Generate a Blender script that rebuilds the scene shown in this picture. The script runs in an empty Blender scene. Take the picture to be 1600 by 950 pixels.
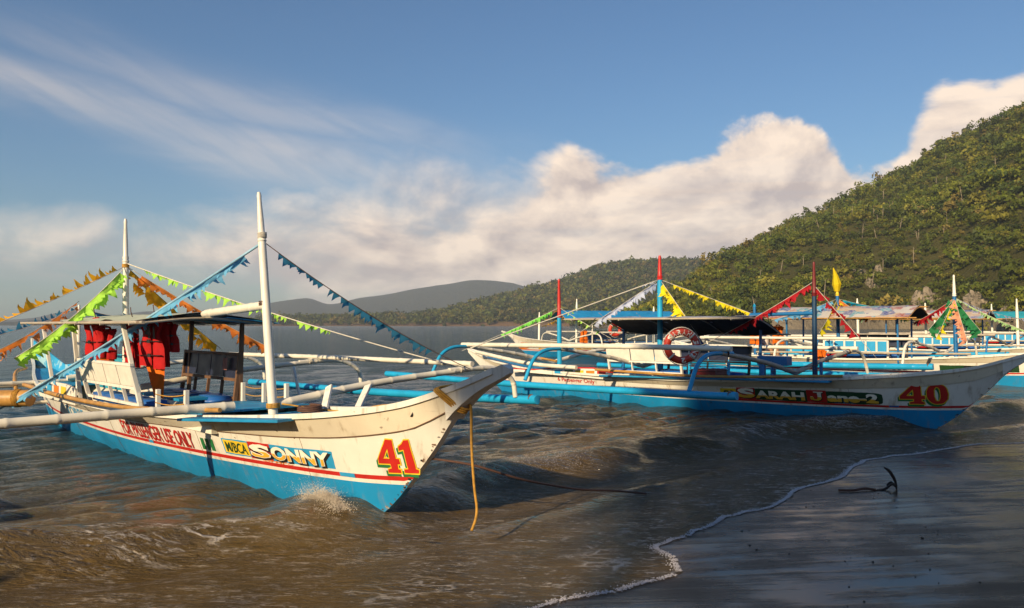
import bpy, bmesh, math, random
import numpy as np
from mathutils import Vector, Matrix
random.seed(7); RNG = np.random.default_rng(7)
PI = math.pi; R = math.radians
SC = bpy.context.scene; COL = SC.collection

# ------------------------------------------------------------------ camera
CAM_H = 1.6; FPX = 1200.0; PITCH = math.atan(33/1200)
cam_d = bpy.data.cameras.new('camera'); cam = bpy.data.objects.new('camera', cam_d); COL.objects.link(cam)
cam.location = (0, 0, CAM_H); cam.rotation_euler = (PI/2 + PITCH, 0, 0)
cam_d.sensor_fit = 'HORIZONTAL'; cam_d.sensor_width = 36; cam_d.lens = 36*FPX/1600
cam_d.clip_start = 0.05; cam_d.clip_end = 40000
SC.camera = cam
SC.view_settings.view_transform = 'Standard'; SC.view_settings.look = 'None'
SC.view_settings.exposure = 0.34; SC.view_settings.gamma = 1
SC.render.engine = 'CYCLES'
SC.cycles.max_bounces = 5; SC.cycles.transparent_max_bounces = 8; SC.cycles.volume_bounces = 0
SC.cycles.use_denoising = True
SC.cycles.caustics_reflective = False; SC.cycles.caustics_refractive = False
SC.cycles.sample_clamp_indirect = 4.0

def at(px, py, D):
    """world point seen at photo pixel (1600x950) at forward distance D (metres along +Y)."""
    xc = (px-800)/FPX; yc = (475-py)/FPX
    f = math.cos(PITCH)-yc*math.sin(PITCH); u = math.sin(PITCH)+yc*math.cos(PITCH)
    return Vector((xc*D/f, D, CAM_H+u*D/f))

# ------------------------------------------------------------------ sun
SUN_EL = R(23); SUN_DIR = Vector((-0.52*math.cos(SUN_EL), -0.854*math.cos(SUN_EL), math.sin(SUN_EL))).normalized()
sun_d = bpy.data.lights.new('sun', 'SUN'); sun = bpy.data.objects.new('sun', sun_d); COL.objects.link(sun)
sun_d.energy = 5.0; sun_d.angle = R(0.6); sun_d.color = (1.0, 0.79, 0.50)
sun.rotation_euler = SUN_DIR.to_track_quat('Z', 'Y').to_euler()
sun.location = (-30, -50, 40)

# ------------------------------------------------------------------ world: sky + clouds
W = bpy.data.worlds.new('World'); SC.world = W; W.use_nodes = True
W.cycles.sampling_method = 'MANUAL'; W.cycles.sample_map_resolution = 256
NT = W.node_tree
for n in list(NT.nodes): NT.nodes.remove(n)
class NG:
    def __init__(s, nt): s.nt = nt
    def n(s, t, **k):
        o = s.nt.nodes.new(t)
        for a, b in k.items(): setattr(o, a, b)
        return o
    def put(s, sock, v):
        if hasattr(v, 'is_linked') or isinstance(v, bpy.types.NodeSocket): s.nt.links.new(v, sock)
        else: sock.default_value = v
    def m(s, op, a, b=None, c=None, clamp=False):
        o = s.n('ShaderNodeMath', operation=op, use_clamp=clamp)
        for i, v in enumerate((a, b, c)):
            if v is not None: s.put(o.inputs[i], v)
        return o.outputs[0]
    def sstep(s, lo, hi, v):
        o = s.n('ShaderNodeMapRange', interpolation_type='SMOOTHSTEP')
        s.put(o.inputs[0], v); s.put(o.inputs[1], lo); s.put(o.inputs[2], hi); o.inputs[3].default_value = 0; o.inputs[4].default_value = 1
        return o.outputs[0]
    def lin(s, lo, hi, v, a=0.0, b=1.0):
        o = s.n('ShaderNodeMapRange'); o.clamp = True
        s.put(o.inputs[0], v); s.put(o.inputs[1], lo); s.put(o.inputs[2], hi); s.put(o.inputs[3], a); s.put(o.inputs[4], b)
        return o.outputs[0]
    def xyz(s, x, y, z):
        o = s.n('ShaderNodeCombineXYZ')
        for i, v in enumerate((x, y, z)): s.put(o.inputs[i], v)
        return o.outputs[0]
    def noise(s, vec, scale, detail=4, rough=0.55, dist=0.0, col=False):
        o = s.n('ShaderNodeTexNoise'); 
        if vec is not None: s.put(o.inputs['Vector'], vec)
        o.inputs['Scale'].default_value = scale; o.inputs['Detail'].default_value = detail
        o.inputs['Roughness'].default_value = rough; o.inputs['Distortion'].default_value = dist
        return o.outputs[1 if col else 0]
    def mix(s, f, a, b, mode='MIX'):
        o = s.n('ShaderNodeMix', data_type='RGBA', blend_type=mode)
        s.put(o.inputs[0], f)
        for i, v in ((6, a), (7, b)):
            if isinstance(v, tuple) and len(v) == 3: v = v+(1,)
            s.put(o.inputs[i], v)
        return o.outputs[2]
    def curve(s, v, lo, hi, pts):
        """piecewise curve: pts in real units; v remapped from lo..hi"""
        o = s.n('ShaderNodeFloatCurve'); c = o.mapping.curves[0]
        P = [((x-lo)/(hi-lo), y) for x, y in pts]
        c.points[0].location = P[0]; c.points[1].location = P[-1]
        for p in P[1:-1]: c.points.new(*p)
        o.mapping.use_clip = False; o.mapping.update()
        s.put(o.inputs['Value'], s.lin(lo, hi, v)); o.inputs['Factor'].default_value = 1
        return o.outputs[0]
g = NG(NT)
sky = g.n('ShaderNodeTexSky', sky_type='NISHITA'); sky.sun_disc = False
sky.sun_elevation = SUN_EL; sky.sun_rotation = math.atan2(SUN_DIR.x, SUN_DIR.y)
sky.altitude = 0; sky.air_density = 1.25; sky.dust_density = 0.6; sky.ozone_density = 3.0
tc = g.n('ShaderNodeTexCoord'); sep = g.n('ShaderNodeSeparateXYZ'); g.put(sep.inputs[0], tc.outputs['Generated'])
X, Y, Z = sep.outputs
az = g.m('ARCTAN2', X, Y); hyp = g.m('SQRT', g.m('ADD', g.m('MULTIPLY', X, X), g.m('MULTIPLY', Y, Y)))
el = g.m('DIVIDE', Z, g.m('MAXIMUM', hyp, 0.02))
# circular coordinates so the cloud pattern closes round the horizon
cx = g.m('SINE', az); cy = g.m('COSINE', az)
cvec = g.xyz(cx, cy, g.m('MULTIPLY', el, 1.7))
fb = g.noise(cvec, 5.5, 7, 0.56, 0.25)
fb2 = g.noise(g.xyz(g.m('ADD', cx, -0.016), cy, g.m('ADD', g.m('MULTIPLY', el, 1.7), 0.03)), 5.5, 6, 0.56, 0.25)
cst = g.noise(g.xyz(cx, cy, g.m('MULTIPLY', el, 6.0)), 3.2, 7, 0.58, 0.4)     # flat stratus streaks
A = -PI; Bb = PI
top = g.curve(az, A, Bb, [(-PI, .12), (-2.2, .17), (-1.4, .10), (-.9, .115), (-.60, .095), (-.45, .108), (-.30, .135), (-.2, .168), (-.05, .195), (.045, .205), (.075, .232), (.12, .225), (.2, .222), (.28, .236), (.37, .238), (.43, .20), (.452, .205), (.475, .235), (.50, .262), (.53, .278), (.56, .262), (.6, .275), (.75, .24), (1.0, .16), (1.6, .12), (2.3, .18), (PI, .12)])
bot = g.curve(az, A, Bb, [(-PI, .02), (-1.4, .03), (-.62, .066), (-.45, .060), (-.33, .05), (-.22, .012), (0, 0), (.6, 0), (1.6, .03), (PI, .02)])
soft = g.curve(az, A, Bb, [(-PI, .05), (-.7, .045), (-.3, .06), (-.05, .07), (.04, .03), (.1, .018), (.6, .018), (1.2, .03), (2.4, .03), (PI, .05)])
fbn = g.m('SUBTRACT', fb, 0.5)
# bank: (top - el + wobble)/soft
edge = g.m('ADD', g.m('SUBTRACT', top, el), g.m('MULTIPLY', fbn, 0.20))
d1 = g.sstep(g.m('MULTIPLY', soft, -0.6), soft, edge)
d2 = g.sstep(-0.02, 0.03, g.m('ADD', g.m('SUBTRACT', el, bot), g.m('MULTIPLY', g.m('SUBTRACT', cst, .5), .09)))
thin = g.m('MULTIPLY', g.lin(0.30, 0.52, cst, 0.80, 1.0), g.lin(-.5, -.25, az, .86, 1.0))
wl = g.sstep(0.0, 0.12, az)                         # cumulus side is solid, the left bank is thin and streaky
thin = g.m('MAXIMUM', thin, g.m('MULTIPLY', wl, .94))
bank = g.m('MULTIPLY', g.m('MULTIPLY', d1, d2), thin)
# cirrus: a long feathered streak falling to the right
def streak(pts, w0, w1, a0, a1, amp, sc):
    line = g.curve(az, -1.2, .5, pts)
    wd = g.lin(a0, a1, az, w0, w1)
    dd = g.m('DIVIDE', g.m('SUBTRACT', el, line), wd)
    dd = g.m('ADD', dd, g.m('MULTIPLY', g.m('SUBTRACT', cst, .5), 1.6))
    gs = g.m('POWER', 2.718, g.m('MULTIPLY', g.m('MULTIPLY', dd, dd), -1.0))
    q = g.noise(g.xyz(g.m('ADD', az, g.m('MULTIPLY', el, 1.2)), g.m('MULTIPLY', g.m('ADD', el, g.m('MULTIPLY', az, .33)), sc), 0.3), 5.0, 8, 0.6, .3)
    return g.m('MULTIPLY', g.m('MULTIPLY', gs, g.sstep(.15, .80, q)), amp)
c1 = streak([(-1.2, .40), (-.9, .345), (-.588, .272), (-.45, .245), (-.36, .215), (-.2, .185), (-.08, .165), (.1, .15), (.5, .1)], .024, .052, -.6, -.1, .50, 2.0)
c1 = g.m('MULTIPLY', c1, g.m('SUBTRACT', 1.0, g.sstep(-.02, .12, az)))
c2 = streak([(-1.2, .36), (-.6, .325), (-.35, .272), (-.2, .255), (-.05, .225), (.2, .2), (.5, .15)], .026, .034, -.5, 0, .26, 4.0)
c2 = g.m('MULTIPLY', c2, g.m('MULTIPLY', g.sstep(-.75, -.4, az), g.m('SUBTRACT', 1.0, g.sstep(-.12, .05, az))))
dens = g.m('MAXIMUM', bank, g.m('MAXIMUM', c1, c2), clamp=True)
# cloud light: lit edges towards the low sun, greyer bellies
lit = g.m('ADD', g.m('MULTIPLY', g.m('SUBTRACT', fb, fb2), 5.0), 0.54)
lit = g.m('ADD', lit, g.m('MULTIPLY', g.m('SUBTRACT', cst, .5), .55))
hgt = g.m('DIVIDE', g.m('SUBTRACT', el, bot), g.m('MAXIMUM', g.m('SUBTRACT', top, bot), .02))
lit = g.m('ADD', lit, g.m('MULTIPLY', g.m('SUBTRACT', hgt, .62), .62), clamp=True)
ccol = g.mix(lit, (.48, .395, .365), (.90, .73, .58))
skyc = g.mix(1.0, sky.outputs[0], (.049, .065, .080), 'MULTIPLY')
fin = g.mix(g.m('MULTIPLY', dens, .96), skyc, ccol)
bg = g.n('ShaderNodeBackground'); g.put(bg.inputs[0], fin); bg.inputs[1].default_value = 1.0
out = g.n('ShaderNodeOutputWorld'); NT.links.new(bg.outputs[0], out.inputs[0])

# ------------------------------------------------------------------ helpers
def tag(o, label=None, cat=None, group=None, kind=None):
    if label: o['label'] = label
    if cat: o['category'] = cat
    if group: o['group'] = group
    if kind: o['kind'] = kind
    return o
def empty(name, loc=(0, 0, 0), rz=0, label=None, cat=None, group=None, parent=None):
    o = bpy.data.objects.new(name, None); COL.objects.link(o); o.location = loc; o.rotation_euler = (0, 0, rz)
    o.empty_display_size = .2
    if parent: o.parent = parent
    return tag(o, label, cat, group)
class MB:
    def __init__(s): s.v = []; s.f = []; s.mi = []
    def add(s, vs, fs, mi=0):
        b = len(s.v); s.v += [tuple(v) for v in vs]; s.f += [tuple(i+b for i in f) for f in fs]; s.mi += [mi]*len(fs); return s
    def box(s, c, d, rot=None, mi=0):
        hx, hy, hz = d[0]/2, d[1]/2, d[2]/2; M = rot or Matrix.Identity(3); c = Vector(c)
        vs = [c + M @ Vector((x*hx, y*hy, z*hz)) for x in (-1, 1) for y in (-1, 1) for z in (-1, 1)]
        return s.add(vs, [(0, 1, 3, 2), (4, 6, 7, 5), (0, 4, 5, 1), (2, 3, 7, 6), (0, 2, 6, 4), (1, 5, 7, 3)], mi)
    def bar(s, a, b, w, h, mi=0, up=(0, 0, 1)):
        a = Vector(a); b = Vector(b); d = b-a; L = d.length; x = d/L; u = Vector(up)
        if abs(x.dot(u)) > .95: u = Vector((0, 1, 0))
        y = u.cross(x).normalized(); z = x.cross(y)
        return s.box((a+b)/2, (L, w, h), Matrix((x, y, z)).transposed(), mi)
    def tube(s, pts, rad, n=8, mi=0, caps=True):
        pts = [Vector(p) for p in pts]; m = len(pts)
        rr = rad if hasattr(rad, '__len__') else [rad]*m
        vs = []; prev = None
        for i, p in enumerate(pts):
            t = (pts[min(i+1, m-1)]-pts[max(i-1, 0)]).normalized()
            if prev is None:
                a = Vector((0, 0, 1)) if abs(t.z) < .9 else Vector((1, 0, 0)); nrm = t.cross(a).normalized()
            else: nrm = (prev - t*prev.dot(t)).normalized()
            prev = nrm; bn = t.cross(nrm)
            for k in range(n):
                an = 2*PI*k/n; vs.append(p + (nrm*math.cos(an)+bn*math.sin(an))*rr[i])
        fs = [(i*n+k, i*n+(k+1) % n, (i+1)*n+(k+1) % n, (i+1)*n+k) for i in range(m-1) for k in range(n)]
        if caps: fs += [tuple(range(n-1, -1, -1)), tuple((m-1)*n+k for k in range(n))]
        return s.add(vs, fs, mi)
    def build(s, name, mats, parent=None, smooth=False, bevel=0, merge=False):
        me = bpy.data.meshes.new(name); me.from_pydata(s.v, [], s.f)
        if not isinstance(mats, (list, tuple)): mats = [mats]
        for m in mats: me.materials.append(m)
        if len(mats) > 1: me.polygons.foreach_set('material_index', s.mi)
        if merge or bevel:
            bm = bmesh.new(); bm.from_mesh(me)
            if merge: bmesh.ops.remove_doubles(bm, verts=bm.verts, dist=1e-4)
            if bevel: bmesh.ops.bevel(bm, geom=bm.edges[:], offset=bevel, segments=2, affect='EDGES', profile=.6)
            bm.to_mesh(me); bm.free()
        if smooth:
            me.polygons.foreach_set('use_smooth', [True]*len(me.polygons))
        o = bpy.data.objects.new(name, me); COL.objects.link(o)
        if parent: o.parent = parent
        return o
def smooth_angle(o, deg=35):
    me = o.data
    me.polygons.foreach_set('use_smooth', [True]*len(me.polygons))
    me.set_sharp_from_angle(angle=R(deg))
    return o
def lerp(a, b, t): return a+(b-a)*t
def bez(pts, n=10):
    """Catmull-Rom through points"""
    P = [Vector(p) for p in pts]; P = [P[0]*2-P[1]]+P+[P[-1]*2-P[-2]]; o = []
    for i in range(1, len(P)-2):
        for k in range(n):
            t = k/n; a, b, c, d = P[i-1:i+3]
            o.append(.5*((2*b)+(c-a)*t+(2*a-5*b+4*c-d)*t*t+(3*b-a-3*c+d)*t**3))
    o.append(P[-2]); return o
def bamboo(pts, r0, r1=None, gap=.34, n=10, node=.10):
    """tube path with swollen nodes -> (pts, radii)"""
    r1 = r0 if r1 is None else r1
    P = [Vector(p) for p in pts]; L = [0]
    for a, b in zip(P, P[1:]): L.append(L[-1]+(b-a).length)
    T = L[-1]; ds = []; q = random.uniform(.05, gap)
    S = set(L)
    while q < T-.03:
        for e, _ in ((-.022, 0), (-.008, 1), (.008, 1), (.022, 0)): S.add(q+e)
        ds.append(q); q += gap*random.uniform(.85, 1.15)
    op, rr = [], []
    for s_ in sorted(x for x in S if 0 <= x <= T):
        i = max(0, min(len(L)-2, int(np.searchsorted(L, s_, 'right'))-1)); t = (s_-L[i])/max(1e-9, L[i+1]-L[i])
        op.append(P[i].lerp(P[i+1], t)); k = min([abs(s_-d) for d in ds], default=9)
        rr.append(lerp(r0, r1, s_/T)*(1+(node if k < .012 else 0)))
    return op, rr
def pchip(xs, ys):
    xs = np.array(xs, float); ys = np.array(ys, float); h = np.diff(xs); dl = np.diff(ys)/h
    m = np.zeros(len(xs)); m[0] = dl[0]; m[-1] = dl[-1]
    for i in range(1, len(xs)-1):
        if dl[i-1]*dl[i] > 0:
            w1 = 2*h[i]+h[i-1]; w2 = h[i]+2*h[i-1]; m[i] = (w1+w2)/(w1/dl[i-1]+w2/dl[i])
    def f(x):
        x = float(min(max(x, xs[0]), xs[-1])); i = min(len(xs)-2, max(0, int(np.searchsorted(xs, x, 'right'))-1))
        t = (x-xs[i])/h[i]
        return float((1+2*t)*(1-t)**2*ys[i]+t*(1-t)**2*h[i]*m[i]+t*t*(3-2*t)*ys[i+1]+t*t*(t-1)*h[i]*m[i+1])
    return f

# ------------------------------------------------------------------ materials
MATS = {}
def pmat(name, rgb, rough=.5, var=.18, vscale=6.0, wear=None, wearth=.66, bump=.0, bscale=40, spec=.5, metal=0, coat=0, stretch=None, trans=0, drip=0):
    """procedural painted / natural material: colour drift, optional worn patches, fine relief"""
    if name in MATS: return MATS[name]
    m = bpy.data.materials.new(name); m.use_nodes = True; nt = m.node_tree; b = nt.nodes['Principled BSDF']; q = NG(nt)
    t = q.n('ShaderNodeTexCoord'); vec = t.outputs['Object']
    if stretch:
        mp = q.n('ShaderNodeMapping'); q.put(mp.inputs['Vector'], vec); mp.inputs['Scale'].default_value = stretch; vec = mp.outputs[0]
    nz = q.noise(vec, vscale, 5, .6)
    dk = tuple(c*(1-var) for c in rgb); lt = tuple(min(1, c*(1+var*.5)) for c in rgb)
    col = q.mix(q.lin(.3, .7, nz), dk, lt)
    if wear is not None:
        w = q.noise(vec, vscale*3.1, 6, .68, .3)
        w2 = q.noise(vec, vscale*.6, 3, .5)
        k = q.sstep(wearth, wearth+.05, q.m('ADD', q.m('MULTIPLY', w, .7), q.m('MULTIPLY', w2, .3)))
        col = q.mix(k, col, wear)
    if drip:
        mp2 = q.n('ShaderNodeMapping'); q.put(mp2.inputs['Vector'], t.outputs['Object']); mp2.inputs['Scale'].default_value = (7, 7, .55)
        k2 = q.m('MULTIPLY', q.sstep(.52, .80, q.noise(mp2.outputs[0], 1.6, 5, .62)), drip); col = q.mix(k2, col, (.30, .21, .12))
        mp3 = q.n('ShaderNodeMapping'); q.put(mp3.inputs['Vector'], t.outputs['Object']); mp3.inputs['Scale'].default_value = (1.2, 1, 22)
        k3 = q.m('MULTIPLY', q.sstep(.66, .74, q.noise(mp3.outputs[0], 1.5, 5, .7, .2)), drip*.8); col = q.mix(k3, col, (.22, .16, .10))
    q.put(b.inputs['Base Color'], col)
    q.put(b.inputs['Roughness'], q.lin(.3, .7, q.noise(vec, vscale*2.3, 3), max(0, rough-.08), min(1, rough+.10)))
    b.inputs['Specular IOR Level'].default_value = spec; b.inputs['Metallic'].default_value = metal
    if coat: b.inputs['Coat Weight'].default_value = coat
    if trans: b.inputs['Transmission Weight'].default_value = trans
    if bump:
        bp = q.n('ShaderNodeBump'); bp.inputs['Strength'].default_value = 1; bp.inputs['Distance'].default_value = bump
        q.put(bp.inputs['Height'], q.noise(vec, bscale, 4, .6)); q.put(b.inputs['Normal'], bp.outputs[0])
    MATS[name] = m; return m
def cloth_mat(name, rgb, tr=.35):
    """thin cloth: part of the light passes through"""
    if name in MATS: return MATS[name]
    m = bpy.data.materials.new(name); m.use_nodes = True; nt = m.node_tree; q = NG(nt)
    b = nt.nodes['Principled BSDF']; o = nt.nodes['Material Output']
    t = q.n('ShaderNodeTexCoord'); nz = q.noise(t.outputs['Object'], 9, 4)
    col = q.mix(q.lin(.3, .7, nz), tuple(c*.78 for c in rgb), rgb)
    q.put(b.inputs['Base Color'], col); b.inputs['Roughness'].default_value = .75; b.inputs['Specular IOR Level'].default_value = .2
    tl = q.n('ShaderNodeBsdfTranslucent'); q.put(tl.inputs[0], col); mx = q.n('ShaderNodeMixShader'); mx.inputs[0].default_value = tr
    nt.links.new(b.outputs[0], mx.inputs[1]); nt.links.new(tl.outputs[0], mx.inputs[2]); nt.links.new(mx.outputs[0], o.inputs[0])
    MATS[name] = m; return m
WHITE = (.78, .74, .66)
M_white = pmat('white_paint', WHITE, .38, .10, 2.2, (.36, .29, .20), .64, .0006, 30, coat=.15, drip=.8)
M_white2 = pmat('white_timber_paint', (.76, .71, .61), .5, .16, 5, (.40, .31, .2), .66, .0008, 45)
M_strake = pmat('shaded_strake_paint', (.70, .62, .48), .42, .12, 2.0, (.34, .26, .17), .65, .0006, 30, drip=.85)  # beige tone carries the shade of the downward-facing flare
M_blue = pmat('hull_blue_paint', (.014, .27, .56), .36, .20, 1.8, (.02, .12, .2), .64, .0006, 30, coat=.15, drip=.4)
M_blue_d = pmat('deck_blue_paint', (.012, .24, .48), .5, .28, 3.5, (.12, .16, .17), .66, .001, 40)
M_pipe = pmat('pipe_blue_paint', (.016, .34, .62), .35, .18, 4, (.05, .045, .04), .685, .0008, 30)
M_navy = pmat('navy_mast_paint', (.012, .14, .36), .4, .2, 4, (.03, .04, .06), .69, .0006, 30)
M_ringred = pmat('life_ring_red', (.60, .045, .018), .5, .3, 8, (.6, .3, .2), .66)
M_shademast = pmat('shaded_navy_paint', (.006, .045, .11), .45, .25, 4)  # navy darkened so the mast's shade sits in its colour
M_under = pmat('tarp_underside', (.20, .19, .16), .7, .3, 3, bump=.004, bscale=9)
M_red = pmat('red_paint', (.52, .022, .016), .42, .2, 4, (.25, .1, .07), .72)
M_dred = pmat('dark_red_paint', (.16, .012, .014), .45, .2, 4)
M_green = pmat('green_paint', (.02, .17, .05), .45, .15, 4)
M_dgreen = pmat('dark_green_paint', (.015, .06, .02), .45, .2, 4)
M_yellow = pmat('yellow_paint', (.80, .55, .03), .45, .15, 4)
M_orange = pmat('orange_paint', (.75, .2, .02), .45, .15, 4)
M_black = pmat('black_paint', (.012, .012, .014), .5, .2, 4)
M_gold = pmat('gold_paint', (.78, .42, .04), .42, .25, 4)
M_ivory = pmat('ivory_paint', (.86, .82, .70), .4, .1, 4)
M_bluep = pmat('sign_blue_paint', (.03, .32, .6), .4, .15, 4)
M_bamboo = pmat('raw_bamboo', (.46, .24, .06), .42, .35, 6, (.16, .08, .03), .64, .001, 30, stretch=(1, 1, 1))
M_bamw = pmat('white_bamboo', (.74, .69, .58), .45, .14, 4, (.22, .17, .12), .63, .0012, 35)
M_bamg = pmat('grey_bamboo', (.42, .36, .28), .5, .25, 4, (.2, .14, .09), .62, .0012, 35)
M_rope_y = pmat('yellow_rope', (.52, .27, .04), .8, .35, 30, bump=.003, bscale=120)
M_rope_w = pmat('white_rope', (.62, .58, .5), .8, .25, 30, bump=.002, bscale=120)
M_rope_d = pmat('dark_rope', (.10, .045, .03), .8, .3, 30, bump=.002, bscale=120)
M_brownwood = pmat('brown_timber', (.17, .09, .05), .55, .3, 5, (.06, .03, .02), .66, .001, 40)
M_navyp = pmat('navy_panel', (.016, .022, .055), .4, .3, 3)
M_vinyl = pmat('blue_vinyl', (.02, .12, .42), .38, .2, 5, bump=.003, bscale=12)
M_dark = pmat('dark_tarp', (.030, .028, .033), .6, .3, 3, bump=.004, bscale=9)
M_tarpg = pmat('silver_tarp', (.40, .40, .46), .45, .25, 3, (.25, .26, .3), .6, .006, 7)
M_tarpw = pmat('pale_green_tarp', (.56, .58, .42), .6, .2, 3, (.35, .34, .25), .62, .006, 7)
M_tarpb = pmat('blue_tarp', (.02, .26, .55), .5, .25, 3, (.3, .4, .5), .69, .006, 7)
M_tarpt = pmat('teal_tarp', (.03, .34, .42), .5, .3, 3, (.4, .5, .45), .62, .006, 7)
M_vest = cloth_mat('red_vest_cloth', (.55, .016, .018), .12)
M_vesto = cloth_mat('orange_vest_cloth', (.85, .19, .015), .18)
M_skin = pmat('skin', (.30, .16, .09), .55, .1, 10)
def tarp_print(name, seed):
    """advertising banner reused as a roof: large blocks of printed colour"""
    if name in MATS: return MATS[name]
    m = bpy.data.materials.new(name); m.use_nodes = True; nt = m.node_tree; q = NG(nt); b = nt.nodes['Principled BSDF']
    t = q.n('ShaderNodeTexCoord'); mp = q.n('ShaderNodeMapping'); q.put(mp.inputs[0], t.outputs['Object']); mp.inputs['Location'].default_value = (seed*3.1, seed, 0)
    v = q.n('ShaderNodeTexVoronoi'); v.distance = 'CHEBYCHEV'; q.put(v.inputs['Vector'], mp.outputs[0]); v.inputs['Scale'].default_value = 3.4
    cr = q.n('ShaderNodeValToRGB'); cr.color_ramp.interpolation = 'CONSTANT'; E = cr.color_ramp.elements
    cols = [(.55, .5, .45), (.02, .05, .25), (.5, .46, .42), (.35, .08, .05), (.06, .3, .38), (.5, .34, .2), (.12, .12, .3), (.6, .57, .5)]
    E[0].color = cols[0]+(1,); E[1].position = .12; E[1].color = cols[1]+(1,)
    for i, c in enumerate(cols[2:]):
        e = E.new(.24+.12*i); e.color = c+(1,)
    sp = q.n('ShaderNodeSeparateColor'); q.put(sp.inputs[0], v.outputs['Color']); q.put(cr.inputs[0], sp.outputs[0])
    q.put(b.inputs['Base Color'], q.mix(q.lin(.35, .75, q.noise(mp.outputs[0], 14, 4)), cr.outputs[0], (.55, .5, .46))); b.inputs['Roughness'].default_value = .5
    bp = q.n('ShaderNodeBump'); bp.inputs['Distance'].default_value = .01; q.put(bp.inputs['Height'], q.noise(mp.outputs[0], 5, 3)); q.put(b.inputs['Normal'], bp.outputs[0])
    MATS[name] = m; return m

# ------------------------------------------------------------------ lettering outlines (built-in font / own slab digits)
def curve_mesh(splines=None, text=None, offset=0.0):
    if text is not None:
        c = bpy.data.curves.new('tmp', 'FONT'); c.body = text; c.size = 1; c.resolution_u = 3
    else:
        c = bpy.data.curves.new('tmp', 'CURVE'); c.dimensions = '2D'
        for P in splines:
            s = c.splines.new('POLY'); s.points.add(len(P)-1); s.use_cyclic_u = True
            for i, p in enumerate(P): s.points[i].co = (p[0], p[1], 0, 1)
    c.fill_mode = 'BOTH' if text is None else 'FRONT'; c.offset = offset
    o = bpy.data.objects.new('tmp', c); COL.objects.link(o)
    dg = bpy.context.evaluated_depsgraph_get(); me = bpy.data.meshes.new_from_object(o.evaluated_get(dg))
    V = np.array([v.co[:2] for v in me.vertices]); F = [tuple(p.vertices) for p in me.polygons]
    bpy.data.objects.remove(o); bpy.data.curves.remove(c); bpy.data.meshes.remove(me)
    return V, F
_TX = {}
def txt(s, off=0.0):
    if (s, off) not in _TX:
        V, F = curve_mesh(text=s, offset=off); V0, _ = (V, F) if off == 0 else curve_mesh(text=s)
        lo = V0.min(0); hi = V0.max(0); _TX[(s, off)] = ((V-lo)/(hi-lo), F)
    return _TX[(s, off)]
def ring(cx_, cy_, rx, ry, n=28, p=2.0):
    o = []
    for k in range(n):
        a = 2*PI*k/n; c, s = math.cos(a), math.sin(a)
        o.append((cx_+rx*abs(c)**(2/p)*(1 if c >= 0 else -1), cy_+ry*abs(s)**(2/p)*(1 if s >= 0 else -1)))
    return o
G4 = [[(.40, 0), (1.0, 0), (1.0, .10), (.90, .12), (.90, .26), (1.04, .26), (1.04, .42), (.90, .42), (.90, 1), (.58, 1), (0, .40), (0, .26), (.58, .26), (.58, .12), (.40, .10)], [(.58, .42), (.28, .42), (.58, .74)]]
G1 = [[(.0, 0), (.66, 0), (.66, .10), (.53, .13), (.53, 1), (.30, 1), (.18, .88), (-.02, .80), (-.02, .68), (.19, .71), (.19, .13), (.0, .10)]]
G0 = [ring(.42, .5, .42, .5, 30, 2.3), ring(.42, .5, .13, .36, 24, 2.3)[::-1]]
GJ = [[(.30, 1), (1, 1), (1, .88), (.86, .86), (.86, .3), (.8, .1), (.6, 0), (.3, 0), (.08, .1), (0, .3), (.06, .44), (.2, .46), (.3, .36), (.28, .24), (.38, .16), (.5, .16), (.58, .26), (.58, .86), (.30, .88)]]
def shift(G, dx, dy=0, k=1): return [[(x*k+dx, y+dy) for x, y in P] for P in G]
def num(a, b, dx, off): return curve_mesh(splines=shift(a, 0)+shift(b, dx), offset=off)
SLAB = {'S': None}
N41 = {o: num(G4, G1, 1.16, o) for o in (0.0, .038)}
N40 = {o: num(G4, G0, 1.12, o) for o in (0.0, .038)}
N5 = {o: num(G0, [[(2.0, 0), (2.01, 0), (2.01, .01)]], 0, o) for o in (0.0,)}
for s_, o_ in [('FOR PASSENGER USE ONLY', .0), ('FOR PASSENGER USE ONLY', .012), ('FOR PASSENGER USE ONLY', .018), ('M/BCA', .015), ('SSFMPC', .0), ('SONNY', .04), ('S', .05), ('ONNY', .05), ('S', .09), ('ONNY', .09),
               ('6 Passenger Only', .02), ('ca', .03), ('ARAH', .05), ('J', .06), ('ane-2', .05), ('41', .03), ('SSFMPC', .01), ('///', .03), ('5', .05), ('TORRE', .01), ('7', .06), ('DON', .06)]:
    txt(s_, o_)
_TX[('J', .06)] = curve_mesh(splines=GJ)
RING_TXT = {c: txt(c, .04) for c in 'SARHJNE2'}
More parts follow.
